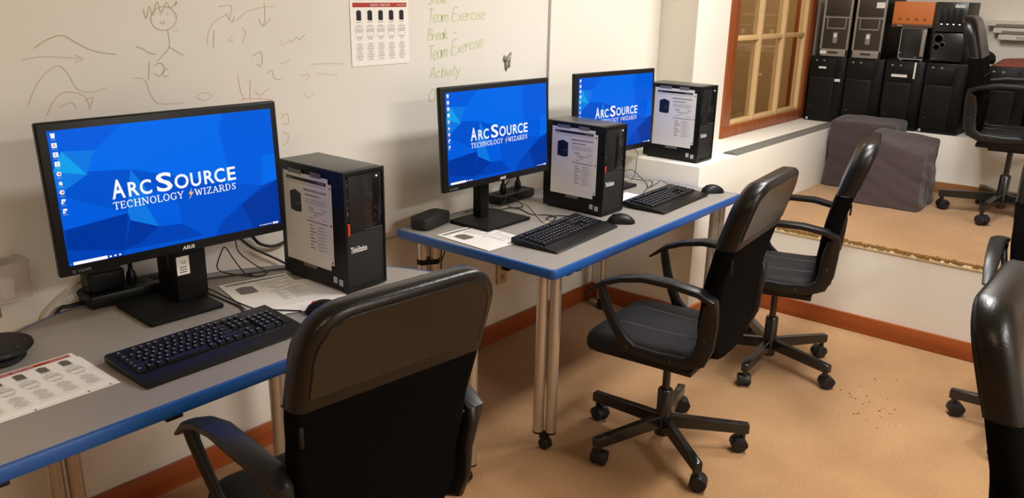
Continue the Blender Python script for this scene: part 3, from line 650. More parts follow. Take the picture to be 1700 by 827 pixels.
# ------------------------------------------------------------------ desktop towers
TW, TD, TH = .1606, .3132, .377
def make_tower():
    t = thing('desktop_tower', '', 'computer', group='black desktop towers')
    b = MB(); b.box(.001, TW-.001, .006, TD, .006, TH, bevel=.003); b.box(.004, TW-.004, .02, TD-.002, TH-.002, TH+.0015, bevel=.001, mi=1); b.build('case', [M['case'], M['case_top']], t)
    for x in (.02, TW-.02):
        for y in (.03, TD-.03):
            b = MB(); b.cyl((x, y, 0), (x, y, .0065), .011, n=10); b.build('foot', M['black_matte'], t)
    b = MB()
    for x0, x1, z0, z1 in ((0, .010, .004, TH+.001), (TW-.008, TW, .004, TH+.001), (.009, TW-.007, TH-.014, TH+.001), (.009, TW-.007, .004, .016)): b.box(x0, x1, -.003, .012, z0, z1, bevel=.0025)
    b.build('front_frame', M['case'], t)
    b = MB(); b.box(.018, .080, -.0015, .008, .192, TH-.013, bevel=.001); b.build('drive_panel', M['panel'], t)
    b = MB(); b.box(.080, TW-.008, .001, .008, .192, TH-.013, bevel=.0008); b.build('port_panel', M['black_gloss'], t)
    b = MB(); b.box(.009, TW-.008, .0005, .008, .016, .190, bevel=.0008); b.build('grille', M['grille'], t)
    b = MB(); b.box(.078, TW-.012, -.002, .004, .1895, .1925, bevel=.0008); b.build('divider', mat('divider_grey', (.05, .05, .05), .4), t)
    b = MB(); b.box(.010, .017, -.001, .008, .225, TH-.02, bevel=.0006)
    b.build('port_strip', M['black_gloss'], t)
    b = MB()
    for z, h_ in ((.245, .014), (.268, .005), (.29, .004), (.34, .003)): b.rect(.0118, z, .0152, z+h_, .0, 0, frame((0, -.0012, 0), (1,0,0), (0,0,1)))
    for x, z, w_, h_ in ((.115, .20, .012, .010), (.118, .225, .008, .012), (.116, .25, .01, .006), (.132, .21, .01, .018), (.132, .24, .010, .020)): b.rect(x, z, x+w_, z+h_, 0, 1, frame((0, .0008, 0), (1,0,0), (0,0,1)))
    b.build('port', [M['dim_print'], M['panel']], t, smooth=0)['kind'] = 'stuff'
    b = MB(); b.box(.0095, .0175, -.0050, .004, .184, .221, bevel=.0012); b.build('red_tab', M['red'], t)['label'] = 'red pull tab'
    b = MB(); b.cyl((.131, .0015, .352), (.131, -.0004, .352), .0022, n=8); b.build('power_light', M['led'], t)
    b = MB(); b.text_fit('ThinkStation', .020, .084, .126, .146, frame((0, -.0009, 0), (1,0,0), (0,0,1)), 0, bold=.02); b.build('maker_mark', M['white_print'], t, smooth=0)
    for y in (.045, .018):
        b = MB(); b.box(-.0004, .0012, y, y+.017, .026 if y > .03 else .022, .046 if y > .03 else .042); b.build('sticker', M['sticker'], t, smooth=0)
    return t
tw = make_tower(); tws = [tw, copy_tree(tw), copy_tree(tw)]
for c in list(tws[2].children):
    if c.name.startswith('red_tab'): bpy.data.objects.remove(c)
for c in tws[1].children:
    if c.name.startswith('red_tab'): c.scale = (1, .6, .75); c.location = (0, 0, .05)
for o, lb, loc, rz in ((tws[0], 'black desktop tower with a red tab behind the nearest chair back', (.4278, -.5317, TZ), .0064), (tws[1], 'black desktop tower in the middle of the long table, beside a keyboard', (1.7376, -.5824, TZ), -.0173), (tws[2], 'black desktop tower standing up on the white ledge', (2.6385, -.5426, LZ), -.0206)):
    o['label'] = lb; o.location = loc; o.rotation_euler = (0, 0, rz)
flyer_on_tower('flyer taped to the side of the tower on the half-round table', (.4272, -.247, .798))
flyer_on_tower('flyer taped to the side of the middle tower on the long table', (1.7366, -.318, .806))
flyer_on_tower('flyer taped to the side of the tower up on the ledge', (2.6358, -.287, .903))
flat_flyer('creased flyer with a fanned second sheet beside the left tower', .142, -.455, .7352, R(-13), (.06, -.05, R(-12)))
flat_flyer('white flyer lying on the corner of the long table before the second monitor', 1.058, -.556, .7352, R(-3))
flat_flyer('blank white sheet half under the farthest keyboard', 1.975, -.690, .7352, R(-2), blank=True)

# ------------------------------------------------------------------ keyboards and mice
KW, KD = .462, .205
def key_mesh(wu, du=1.0):
    u = .0188; w, d = wu*u-.0028, du*u-.0028
    b = MB(); b.box(-w/2, w/2, -d/2, d/2, 0, .0075, top=.0022)
    b.rect(-w/2+.004, d/2-.0075, -w/2+.0068, d/2-.0042, .0077, 1)
    if wu < 1.3: b.rect(-w/2+.0078, d/2-.0068, -w/2+.0095, d/2-.0046, .0077, 1)
    o = b.build('key', [M['key'], M['legend']], None, smooth=0); me = o.data; bpy.data.objects.remove(o); return me
KM = {}
def key(parent, x, y, wu, du=1.0):
    k = (wu, du)
    if k not in KM: KM[k] = key_mesh(wu, du)
    o = bpy.data.objects.new('key', KM[k]); COL.objects.link(o); o.parent = parent; o.location = (x, y, kz(y)); o.rotation_euler = (KS, 0, 0)
KS = R(4.5)
def kz(y): return .012 + (y-.055)*math.tan(KS) + .0035
def make_keyboard():
    t = thing('keyboard', '', 'keyboard', group='black keyboards')
    b = MB()
    prof = [(0, .002), (.006, .006), (.050, .0125), (KD-.004, .0125+(KD-.055)*math.tan(KS)+.001), (KD, .022), (KD, .006), (.150, .0015), (.01, 0)]
    rings = []
    for x, s in ((.0, .9), (.004, 1), (KW-.004, 1), (KW, .9)): rings.append([(x, .1+(y-.1)*(1 if s == 1 else .985), .001+z*s) for y, z in prof])
    b.loft(rings); b.build('body', M['black'], t, smooth=30)
    b = MB(); b.box(.012, KW-.012, .062, KD-.012, 0, .0015, M=Matrix.Translation((0, 0, .0125)) @ Matrix.Translation((0, .055, 0)) @ Matrix.Rotation(KS, 4, 'X') @ Matrix.Translation((0, -.055, 0)))
    b.build('key_bed', M['black_matte'], t, smooth=0)
    u = .0188; x0, y0 = .0145, .0715
    def row(r, spec, x=0.0):
        for wu in spec:
            if wu > 0: key(t, x0 + (x+wu/2)*u, y0 + r*u, wu)
            x += abs(wu)
    yy = [0, 1, 2, 3, 4, 5.4]
    row(0, [1.25, 1.25, 1.25, 6.25, 1.25, 1.25, 1.25, 1.25]); row(1, [2.25] + [1]*10 + [2.75]); row(2, [1.75] + [1]*11 + [2.25]); row(3, [1.5] + [1]*12 + [1.5]); row(4, [1]*13 + [2])
    row(5.35, [1, -1] + [1]*4 + [-.5] + [1]*4 + [-.5] + [1]*4)
    for r, s in ((0, [1, 1, 1]), (1, [-1, 1]), (3, [1, 1, 1]), (4, [1, 1, 1]), (5.35, [1, 1, 1])): row(r, s, 15.25)
    for r, s in ((0, [2, 1]), (1, [1, 1, 1]), (2, [1, 1, 1]), (3, [1, 1, 1]), (4, [1, 1, 1, 1])): row(r, s, 18.5)
    key(t, x0+22*u, y0+.5*u, 1, 2); key(t, x0+22*u, y0+2.5*u, 1, 2)
    return t
kb = make_keyboard(); kbs = [kb, copy_tree(kb), copy_tree(kb)]
for o, lb, loc, rz in ((kbs[0], 'black keyboard in front of the large monitor on the half-round table', (-.283, -.685, TZ+.0005), R(.6)), (kbs[1], 'black keyboard in front of the middle tower, touching its printed flyer', (1.199, -.757, TZ+.0005), R(4.6)), (kbs[2], 'farthest black keyboard, near the end of the long table', (1.962, -.757, TZ+.003), R(3.0))):
    o['label'] = lb; o.location = loc; o.rotation_euler = (0, 0, rz)

def make_mouse(label, x, y, rz, red=False):
    t = thing('mouse', label, 'mouse', (x, y, TZ+.0005), rz, 'black mice beside the keyboards')
    b = MB(); rings = []
    for i in range(13):   # along y (front to back)
        f = i/12; yy = -.058 + .116*f
        w = .031*math.sqrt(max(.02, 1-(2*f-1)**4))*(1-.12*f); h = .004 + .034*math.sin(math.pi*min(1, (.12+.8*(1-f))))**.9*math.sqrt(max(.03, 1-(2*f-1)**6))
        rings.append([(w*math.copysign(abs(math.cos(a))**.8, math.cos(a)), yy, .001 + max(0, h*math.copysign(abs(math.sin(a))**.8, math.sin(a)))) for a in [2*math.pi*k/20 for k in range(20)]])
    b.loft(rings); b.build('shell', M['black'], t, smooth=50)
    b = MB(); b.cyl((-.003, .030, .0275), (.003, .030, .0275), .009, n=14); b.build('wheel', M['red'] if red else M['black_matte'], t)
    b = MB(); b.tube(spline([(0, .055, .006), (0, .075, .0035), (-.01, .11, .003)], 4), .0016); b.build('cable', M['cord'], t)
    return t
make_mouse('black mouse with red wheel, half hidden behind the nearest chair back', .292, -.600, R(48), True)
make_mouse('black mouse at the right end of the middle keyboard', 1.725, -.690, R(40))
make_mouse('black mouse at the far corner of the long table', 2.500, -.712, R(52))

# ------------------------------------------------------------------ office chairs
def outline(inset=0.0, zlo=.445, zhi=1.09):
    """back rest outline (x, z), counter-clockwise from bottom centre, inset towards the middle"""
    half = []
    def hw(z):
        ks = [(.40, .165), (.50, .190), (.60, .205), (.75, .220), (.88, .231), (1.0, .232), (1.2, .226)]
        for (a, p), (c, q) in zip(ks, ks[1:]):
            if z <= c: f = (z-a)/(c-a); f = f*f*(3-2*f); return p+(q-p)*f
        return ks[-1][1]
    rt, rb = .092, .135
    z0, z1 = zlo+inset, zhi-inset; rt -= inset*.6; rb -= inset*.4
    P = []
    for i in range(7):
        a = R(-90+90*i/6); P.append((hw(z0+rb)-inset-rb+rb*math.cos(a), z0+rb+rb*math.sin(a)))
    for i in range(1, 14): z = z0+rb+(z1-rt-z0-rb)*i/14; P.append((hw(z)-inset, z))
    for i in range(7):
        a = R(90*i/6); P.append((hw(z1-rt)-inset-rt+rt*math.cos(a), z1-rt+rt*math.sin(a)))
    return P + [(-x, z) for x, z in P[::-1]]
def tilt(z):
    ks = [(.40, -.194), (.60, -.192), (.75, -.208), (.88, -.239), (1.0, -.274), (1.12, -.312)]
    for (a, p), (c, q) in zip(ks, ks[1:]):
        if z <= c: return p+(q-p)*(z-a)/(c-a)
    return ks[-1][1]
SEAM = .875
def make_chair():
    t = thing('office_chair', '', 'chair', group='black office chairs')
    # back rest: front at +, back at -, thickness follows the padded upper half
    prof = [(.085, .030, 'f'), (.035, .030, 'f'), (.014, .024, 'f'), (.003, .010, 'm'), (0, -.004, 'm'), (.002, -.024, 'm'), (.010, -.036, 'b'), (.022, -.0385, 'b')]
    def back(lo, hi, name, m, puff):
        rings = []
        for ins, y, _ in prof:
            ins = max(0.0, ins - puff*.6)
            rings.append([(x, tilt(z) + y*(1+puff*20), z) for x, z in outline(ins)])
        tb = bmesh.new(); vr = [[tb.verts.new(p) for p in r] for r in rings]; n = len(vr[0])
        for a, c in zip(vr, vr[1:]):
            for i in range(n): tb.faces.new((a[i], a[(i+1) % n], c[(i+1) % n], c[i]))
        # end faces as horizontal strips so that they follow the tilt
        for r, rev in ((vr[0], False), (vr[-1], True)):
            for i in range(n//2-1):
                q = (r[i], r[i+1], r[n-2-i], r[n-1-i]); tb.faces.new(q if not rev else q[::-1])
        bmesh.ops.recalc_face_normals(tb, faces=tb.faces)
        g = list(tb.verts)+list(tb.edges)+list(tb.faces)
        if lo > .5: bmesh.ops.bisect_plane(tb, geom=g, plane_co=(0, 0, lo), plane_no=(0, 0, -1), clear_outer=True)
        g = list(tb.verts)+list(tb.edges)+list(tb.faces)
        if hi < 1.0: bmesh.ops.bisect_plane(tb, geom=g, plane_co=(0, 0, hi), plane_no=(0, 0, 1), clear_outer=True)
        e = [e for e in tb.edges if e.is_boundary]
        if e: bmesh.ops.holes_fill(tb, edges=e)
        b = MB(); b.merge(tb); return b.build(name, m, t, smooth=60)
    back(SEAM, 2, 'back_cushion', M['leather'], .004)
    back(0, SEAM, 'back_cover', M['mesh'], 0.0)
    # flat vinyl panel on the upper back, piping round it
    P = [p for p in outline(.024) if p[1] > SEAM+.004]
    b = MB(); n = len(P)
    for i in range(n//2-1 if n % 2 == 0 else n//2):
        a, c, d, e = P[i], P[i+1], P[n-2-i], P[n-1-i]
        b.poly([(x, tilt(z)-.0425-.0012, z) for x, z in (e, d, c, a)])
    b.build('back_panel', M['vinyl'], t, smooth=60)['label'] = 'smooth vinyl panel on the upper back'
    b = MB(); b.tube([(x, tilt(z)-.0420, z) for x, z in P], .0026, n=6); b.build('piping', M['leather'], t)
    for s in (-1, 1):
        b = MB(); b.tube([(s*.2312, tilt(z)+y, z) for z, y in ((SEAM+.001, .014), (SEAM+.001, -.018))], .0018, n=6); b.build('piping', M['leather'], t)
    # stitched seams across the front of the back rest
    for z in (.66, .78):
        b = MB(); b.tube([(x, tilt(z)+.0305, z) for x in (-.16, -.08, 0, .08, .16)], .0018, n=5); b.build('seam', M['leather'], t)
    # zip at the lower left edge
    b = MB(); b.box(-.222, -.214, tilt(.83)-.046, tilt(.83)-.038, .80, .845, bevel=.002); b.build('zip_pull', M['black'], t)
    # seat
    pts = rr_pts(-.215, -.165, .215, .250, .06, 6); b = MB(); rings = []
    def seat_z(x, y, z): return z - .022*max(0, (y-.12)/.13)**2 - .006*max(0, 1-abs(x)/.2)*max(0, 1-abs(y)/.2)
    for ins, z in ((.03, .412), (.008, .420), (0, .440), (0, .462), (.006, .480), (.022, .491), (.06, .497), (.12, .499), (.19, .499)):
        rings.append([(x*(1-ins/.235), .0425+(y-.0425)*(1-ins/.235), seat_z(x*(1-ins/.235), y*(1-ins/.235), z)) for x, y in pts])
    b.loft(rings); b.build('seat', M['seat'], t, smooth=60)
    for x in (-.085, .085):
        b = MB(); b.tube(spline([(x*.9, -.15, seat_z(x, -.15, .4985)), (x, 0, seat_z(x, 0, .4985)), (x*1.03, .14, seat_z(x, .14, .498)), (x*1.05, .205, seat_z(x, .205, .494))], 4), .0018, n=5); b.build('seam', M['seam'], t)
    b = MB(); b.box(-.20, .20, -.165, .20, .405, .425, bevel=.004); b.box(-.09, .09, -.11, .11, .375, .408, bevel=.008); b.build('seat_plate', M['black'], t)
    # arm loops
    for s in (-1, 1):
        path = [(.085, .466, .022, .034), (-.05, .458, .022, .042), (-.150, .463, .022, .046), (-.195, .486, .022, .056), (-.212, .54, .022, .064), (-.218, .62, .024, .064), (-.226, .676, .030, .052), (-.234, .706, .050, .028), (-.19, .727, .058, .025), (-.10, .742, .060, .025), (.0, .742, .058, .025), (.08, .724, .054, .022), (.15, .694, .046, .020), (.212, .646, .030, .010)]
        post = [(.158, .690, .036, .022), (.150, .650, .028, .030), (.130, .59, .024, .034), (.104, .535, .022, .036), (.078, .492, .021, .042), (.045, .466, .020, .040)]
        b = MB()
        for k, pth in enumerate((path, post)):
            rings = []
            for i, (y, z, wx, th) in enumerate(pth):
                p, q = pth[max(i-1, 0)], pth[min(i+1, len(pth)-1)]; dy, dz = q[0]-p[0], q[1]-p[1]; l = math.hypot(dy, dz); ny, nz = -dz/l, dy/l
                xc = s*((.248 if z > .70 else .224 + .024*max(0, (z-.64)/.06)) if y < -.18 and z > .55 else (.258 if z > .6 else .224)) if k == 0 else s*(.224 + .034*max(0, min(1, (z-.47)/.2)))
                ring = []
                for a in range(12):
                    c_, s_ = math.cos(2*math.pi*a/12), math.sin(2*math.pi*a/12)
                    c_, s_ = math.copysign(abs(c_)**.6, c_), math.copysign(abs(s_)**.6, s_)
                    ring.append((xc + c_*wx/2, y + ny*s_*th/2, z + nz*s_*th/2))
                rings.append(ring)
            b.loft(rings)
        a = b.build('armrest', M['chair_plastic'], t, smooth=50)
        for y, z in ((.06, .472), (-.10, .462), (-.212, .565), (-.218, .640)):
            b = MB(); xc = s*.2345; b.cyl((xc-s*.006, y, z), (xc+s*.0022, y, z), .0065, n=10); b.build('bolt', M['bolt'], a)
    # column and star base
    b = MB(); b.cyl((0, 0, .23), (0, 0, .385), .0145, n=16); b.build('gas_rod', mat('gas_rod', (.06, .055, .05), .25, metal=.8), t)
    b = MB(); b.lathe([(.020, .045), (.030, .052), (.032, .14), (.0285, .15), (.0285, .232), (.024, .238), (.015, .239)], 20); b.build('column', M['chair_metal'], t)
    for k in range(5):
        b = MB(); rings = []
        for x, z, hw_, hh in ((.02, .108, .015, .024), (.12, .105, .015, .022), (.24, .099, .015, .020), (.311, .096, .015, .019), (.3165, .0955, .013, .016)):
            rings.append([(x, yy, z+zz) for yy, zz in ((-hw_, -hh), (hw_, -hh), (hw_, hh*.85), (hw_*.8, hh), (-hw_*.8, hh), (-hw_, hh*.85))])
        b.loft(rings); b.cyl((.297, 0, .056), (.297, 0, .088), .011, n=12)
        lg = b.build('leg', M['chair_metal'], t, smooth=40); lg.rotation_euler = (0, 0, R(72*k))
        b = MB(); A = R(random.uniform(-60, 240)); W_ = Matrix.Translation((.297, 0, 0)) @ Matrix.Rotation(A, 4, 'Z') @ Matrix.Translation((-.012, 0, 0))
        for s in (-1, 1): b.cyl((0, s*.004, .0285), (0, s*.026, .0285), .0285, n=20, bevel=.005, M=W_)
        hood = [(0, .0285)] + [(.0305*math.cos(R(a)), .0285+.0305*math.sin(R(a))) for a in range(-15, 181, 15)]
        b.prism(hood, -.027, .027, M=W_ @ Matrix.Rotation(R(90), 4, 'X'), bevel=.003)
        b.cyl((.012, 0, .04), (.012, 0, .062), .0105, n=12, M=W_)
        b.build('caster', M['wheel'], lg)
    return t
ch = make_chair(); chairs = [ch] + [copy_tree(ch) for _ in range(5)]
def place_chair(o, label, x, y, z, facing, base):
    o['label'] = label; o.location = (x, y, z); o.rotation_euler = (0, 0, R(facing-90))
    legs = [c for c in o.children if c.name.startswith('leg')]
    for k, l in enumerate(legs): l.rotation_euler = (0, 0, R(base + 72*k - (facing-90)))
place_chair(chairs[0], 'black office chair in front of the half-round table, its brown-black back to the camera', -.022, -1.003, 0, 84, 20)
place_chair(chairs[1], 'black office chair in the middle of the long table, two seat seams showing', 1.431, -1.108, 0, 95.5, 160)
place_chair(chairs[2], 'black office chair at the far end of the long table, before the platform', 2.400, -1.112, 0, 105, 184)
place_chair(chairs[3], 'black office chair cut off by the right edge, shiny rounded back edge nearest', .800, -2.493, 0, 270, 36)
place_chair(chairs[4], 'black office chair at the right edge facing the camera, horizontal seams on its back rest', 2.45, -2.187, 0, 186, 91)
place_chair(chairs[5], 'black office chair standing on the carpeted platform beside the servers', 4.196, -1.665, PZ, 276, 101)

# ------------------------------------------------------------------ fabric covered boxes on the platform
def covered_box(name, label, x0, x1, y0, y1, hts, seed):
    """hts: cover heights at (-x+y), (-x-y), (+x-y), (+x+y) corners"""
    t = thing(name, label, 'box', ((x0+x1)/2, (y0+y1)/2, PZ), 0, 'fabric covered boxes on the platform')
    w, d = (x1-x0)/2, (y1-y0)/2
    rn = random.Random(seed); ph = [rn.uniform(0, 6.28) for _ in range(12)]
    base = [Vector(p) for p in rr_pts(-w, -d, w, d, .014, 4)]
    P = []
    for i in range(len(base)):
        a, c = base[i], base[(i+1) % len(base)]; k = max(1, int((c-a).length/.012))
        for q in range(k): P.append(a.lerp(c, q/k))
    def top(x, y):
        u, v = min(1, max(0, (x+w)/(2*w))), min(1, max(0, (y+d)/(2*d)))
        return (hts[0]*v + hts[1]*(1-v))*(1-u) + (hts[3]*v + hts[2]*(1-v))*u
    rings = []; nz = 18
    for j in range(nz+1):
        f = j/nz; r = []
        for k, p in enumerate(P):
            a = math.atan2(p.y/d, p.x/w); hh = top(p.x, p.y) - .016
            fold = (.0035*math.sin(5*a+ph[0]+3*f) + .0025*math.sin(11*a+ph[1]-4*f)*(1-f*.6) + .003*math.sin(10*f+ph[3]+3*a) + .0022*math.sin(26*f+ph[4]+6*a))*min(1, 4*(1-f))
            k2 = 1 + .045*(1-f)**2 + fold/.17
            r.append((p.x*k2, p.y*k2, .005 + (hh-.005)*f))
        rings.append(r)
    for ins, dz in ((.002, .010), (.007, .0150), (.03, .0165), (.07, .016), (.11, .016), (.15, .016)):
        r = []
        for p in P:
            k2 = max(.02, 1-ins/min(w, d)); x, y = p.x*k2, p.y*k2
            r.append((x, y, top(x, y)-.016+dz + .0025*math.sin(22*x+9*y+ph[5]) + .002*math.sin(31*y-8*x+ph[6])))
        rings.append(r)
    b = MB(); b.loft(rings); b.build('cover', M['cover'], t, smooth=60)
    b = MB(); b.box(-w+.02, w-.02, -d+.02, d-.02, .03, min(hts)-.035); b.build('box_body', M['black_matte'], t, smooth=0)
    for x in (-w+.03, w-.03):
        for y in (-d+.03, d-.03):
            b = MB(); b.box(x-.02, x+.02, y-.02, y+.02, 0, .04); b.build('foot', M['cover_wood'], t, smooth=0)
    return t
covered_box('covered_box', 'fabric-covered box nearest the platform edge, wrinkled dark grey cover', 3.935, 4.27, -1.290, -.945, (.405, .325, .390, .415), 2)
covered_box('covered_box', 'fabric-covered box in the corner below the servers, dark grey', 4.30, 4.575, -1.02, -.625, (.425, .425, .435, .44), 5)

# ------------------------------------------------------------------ servers on the back ledge (front faces -x)
def server(label, yc, w=.236, h=.437, d=.58, x=4.63, plate=True, tags=()):
    t = thing('server', label, 'server', (x, yc, LZ), 0, 'black tower servers standing on the back ledge')
    # local: front at x=0, +y to the viewer's left
    b = MB(); b.box(.012, d, -w/2+.004, w/2-.004, .008, h-.003, bevel=.004); b.box(0, .02, -w/2, w/2, .004, h, bevel=.008); b.build('case', M['server'], t)
    F = frame((-.0006, w/2, 0), (0, -1, 0), (0, 0, 1))
    b = MB(); b.box(-.004, .004, -w/2+.068, w/2-.012, .035, .30, bevel=.003); dr = b.build('front_door', M['server_vent'], t)
    for k in range(26):
        b = MB() if k == 0 else b
        z = .045 + k*.0095; b.box(-.0052, -.003, -w/2+.076, w/2-.020, z, z+.0045)
    o = b.build('vent_slats', M['server'], dr, smooth=0); o['kind'] = 'stuff'
    b = MB(); b.box(-.005, .004, -w/2+.068, w/2-.012, .305, .415, bevel=.003); b.build('bay_panel', M['server'], t)
    b = MB(); b.box(-.008, .004, -w/2+.008, -w/2+.062, .03, .42, bevel=.005); b.build('side_bezel', M['server'], t)
    b = MB(); b.box(-.0095, -.006, -w/2+.028, -w/2+.038, .27, .335, bevel=.001); b.build('handle', M['panel'], t)
    b = MB(); b.cyl((-.001, w/2-.035, .095), (-.009, w/2-.035, .095), .0075, n=10); b.build('lock', M['bolt'], t)
    b = MB(); b.rect(.012, .008, .026, .023, .0005, 0, F); b.build('badge', M['sticker'], t, smooth=0)
    FB = frame((-.0056, w/2, 0), (0, -1, 0), (0, 0, 1)); b = MB()
    for u in (.035, .085): b.rect(u, .405, u+.014, .410, 0, 0, FB); b.rect(u+.004, .402, u+.009, .413, .0001, 0, FB)
    b.build('drive_button', M['grey_print'], t, smooth=0)
    for u0, u1, v0, v1 in tags:
        b = MB(); b.box(u0, u1, v0, v1, .0002, .0012, M=frame((-.0092, w/2, 0), (0, -1, 0), (0, 0, 1)))
        b.build('label_strip', M['label'], t, smooth=0)['label'] = 'white label strip'
    for y in (-w/2+.03, w/2-.03):
        for xx in (.04, d-.05):
            b = MB(); b.cyl((xx, y, 0), (xx, y, .010), .012, n=8); b.build('foot', M['black_matte'], t)
    return t
server('black server next to the window, small white labels on front and side strip', -.447, tags=((.062, .112, .355, .368), (.178, .214, .275, .292)))
server('black server with no white label, second from the window', -.688)
server('black server with a slanting white label and an upright white strip', -.934, tags=((.045, .140, .335, .352), (.175, .186, .33, .43)))
server('black server under the black drive boxes, front unlabelled, fourth from the window', -1.176)
server('black server behind the chair on the platform', -1.512, tags=())
server('black server cut off at the right edge, behind the platform chair', -1.765)

def workstation(label, yc, tags):
    w, h, d = .185, .44, .42
    t = thing('old_desktop_tower', label, 'computer', (4.625, yc, LZ+.438), 0, 'grey-framed computer towers on the servers')
    b = MB(); b.box(.012, d, -w/2+.003, w/2-.003, .004, h, bevel=.003); b.build('case', M['server'], t)
    b = MB()
    for y0, y1, z0, z1 in ((-w/2, -w/2+.014, 0, h), (w/2-.014, w/2, 0, h), (-w/2, w/2, 0, .048), (-w/2, w/2, h-.02, h), (-w/2+.01, w/2-.01, .245, .255)): b.box(-.004, .016, y0, y1, z0, z1, bevel=.003)
    b.build('front_frame', M['server_grey'], t)
    b = MB(); b.box(.002, .014, -w/2+.012, w/2-.012, .046, h-.018, bevel=.002); b.build('front_panel', M['server_face'], t)
    b = MB()
    for y0, y1, z0, z1 in ((-w/2+.030, -w/2+.036, .178, .248), (w/2-.036, w/2-.030, .178, .248), (-w/2+.030, w/2-.030, .176, .184)): b.box(-.003, .006, y0, y1, z0, z1, bevel=.0015)
    b.build('drive_frame', M['server_grey'], t)
    b = MB(); b.box(-.002, .004, -w/2+.012, w/2-.012, .27, .36, bevel=.002); b.build('drive_bay', M['server_face'], t)
    b = MB(); b.box(-.002, .004, -.016, .014, .085, .155, bevel=.003); bt = b.build('button_plate', M['server_grey'], t)
    b = MB(); b.box(-.0045, -.001, -.010, .008, .122, .145, bevel=.002); b.build('power_button', M['label'], bt)
    b = MB(); b.box(-.005, -.003, -w/2+.06, w/2-.06, .018, .032, bevel=.001); b.build('port_slot', M['server_face'], t)
    for y0, y1, z0, z1 in tags:
        b = MB(); b.box(-.0058, -.0042, y0, y1, z0, z1); b.build('label_strip', M['label'], t, smooth=0)
    return t
workstation('grey-framed black computer tower, the one closer to the window, on the servers', -.470, ((.045, .085, .014, .034),))
workstation('grey-framed black computer tower beside the orange box', -.680, ((-.080, -.030, .315, .350),))

# things on top of the server row
b = MB(); b.box(0, .34, -.118, .118, 0, .135, bevel=.002)
t = thing('orange_box', 'orange-brown box resting on the small silver-edged drive unit', 'box', (4.61, -.938, 1.492))
b.build('box_body', M['orange'], t)
b = MB(); b.box(-.002, .34, -.12, .12, -.018, .001, bevel=.002); b.build('box_base', mat('box_base', lin(90, 60, 34), .6), t)
b = MB()
for y in (.075, .028, -.022, -.072):
    b.box(-.0008, .001, y-.008, y+.008, .022, .036)
b.build('printed_mark', mat('box_mark', lin(120, 62, 24), .7), t, smooth=0)
b = MB(); b.box(-.0025, -.0018, .055, .085, -.012, -.006); b.build('maker_mark', M['grey_print'], t, smooth=0)

t = thing('drive_unit', 'small black drive unit with silver edge, under the orange box', 'drive', (4.63, -.955, LZ+.4375))
b = MB(); b.box(.003, .26, -.076, .076, .010, .205, bevel=.004); b.build('case', M['nas'], t)
b = MB(); b.tube([(-.001, y, z) for y, z in ((-.074, .012), (.058, .012), (.070, .016), (.074, .028), (.074, .185), (.070, .197), (.058, .201), (-.074, .201))], .0035, n=6); b.build('silver_edge', M['silver'], t)
b = MB(); b.box(-.002, .004, -.072, -.050, .03, .195, bevel=.001); b.build('side_strip', M['server_grey'], t)
b = MB(); b.rect(.062, .045, .080, .053, .0, 0, frame((.0024, .086, 0), (0, -1, 0), (0, 0, 1)) @ Matrix.Translation((-.056, 0, 0))); b.rect(.105, .022, .120, .026, 0, 0, frame((.0024, .086, 0), (0, -1, 0), (0, 0, 1)))
b.build('maker_mark', M['grey_print'], t, smooth=0)
for y in (-.06, .06):
    b = MB(); b.box(.02, .24, y-.006, y+.006, 0, .011); b.build('foot', M['silver'], t)

t = thing('black_computer_cube', 'black cube computer with round vents, under the drive box with white lights', 'computer', (4.63, -1.158, LZ+.4375))
b = MB(); b.box(.006, .30, -.095, .095, .006, .185, bevel=.006); b.build('case', M['server'], t)
b = MB(); b.box(-.002, .008, -.092, .092, .012, .180, bevel=.006); b.build('front_panel', M['nas'], t)
for y, z, r in ((.055, .145, .028), (.062, .095, .022), (.03, .11, .018)):
    b = MB(); b.lathe([(r, 0), (r, .004), (r-.006, .006), (r-.006, 0)], 18, M=frame((-.002, y, z), (0, -1, 0), (0, 0, 1))); b.build('round_vent', M['server_face'], t)
b = MB(); b.rect(.012, .022, .032, .027, 0, 0, frame((-.0026, .09, 0), (0, -1, 0), (0, 0, 1))); b.build('maker_mark', M['dim_print'], t, smooth=0)
for y in (-.08, .08):
    b = MB(); b.box(.02, .28, y-.008, y+.008, 0, .007); b.build('foot', M['black_matte'], t)

t = thing('drive_box', 'black drive box with a row of white lights and white lettering', 'drive', (4.615, -1.152, LZ+.6235))
b = MB(); b.box(.006, .30, -.092, .092, 0, .175, bevel=.005); b.build('case', M['server'], t)
b = MB(); b.box(-.002, .008, -.090, .090, .002, .173, bevel=.004); b.build('front_panel', M['nas'], t)
for k in range(4):
    b = MB(); y = .046-.034*k; b.box(-.004, .0, y-.013, y+.013, .050, .135, bevel=.002); bay = b.build('drive_bay', M['server'], t)
    b = MB(); b.box(-.0045, -.003, y-.005, y+.004, .044, .048); b.build('drive_light', M['led'], bay, smooth=0)
b = MB(); b.text('datto', .030, frame((-.0026, -.015, .145), (0, -1, 0), (0, 0, 1)), 0, bold=.03, wide=.9); b.build('maker_mark', M['white_print'], t, smooth=0)
b = MB(); b.box(-.0035, 0, .068, .082, .04, .056, bevel=.001); b.box(-.0035, 0, .068, .082, .018, .030, bevel=.001); b.build('button', M['panel'], t)

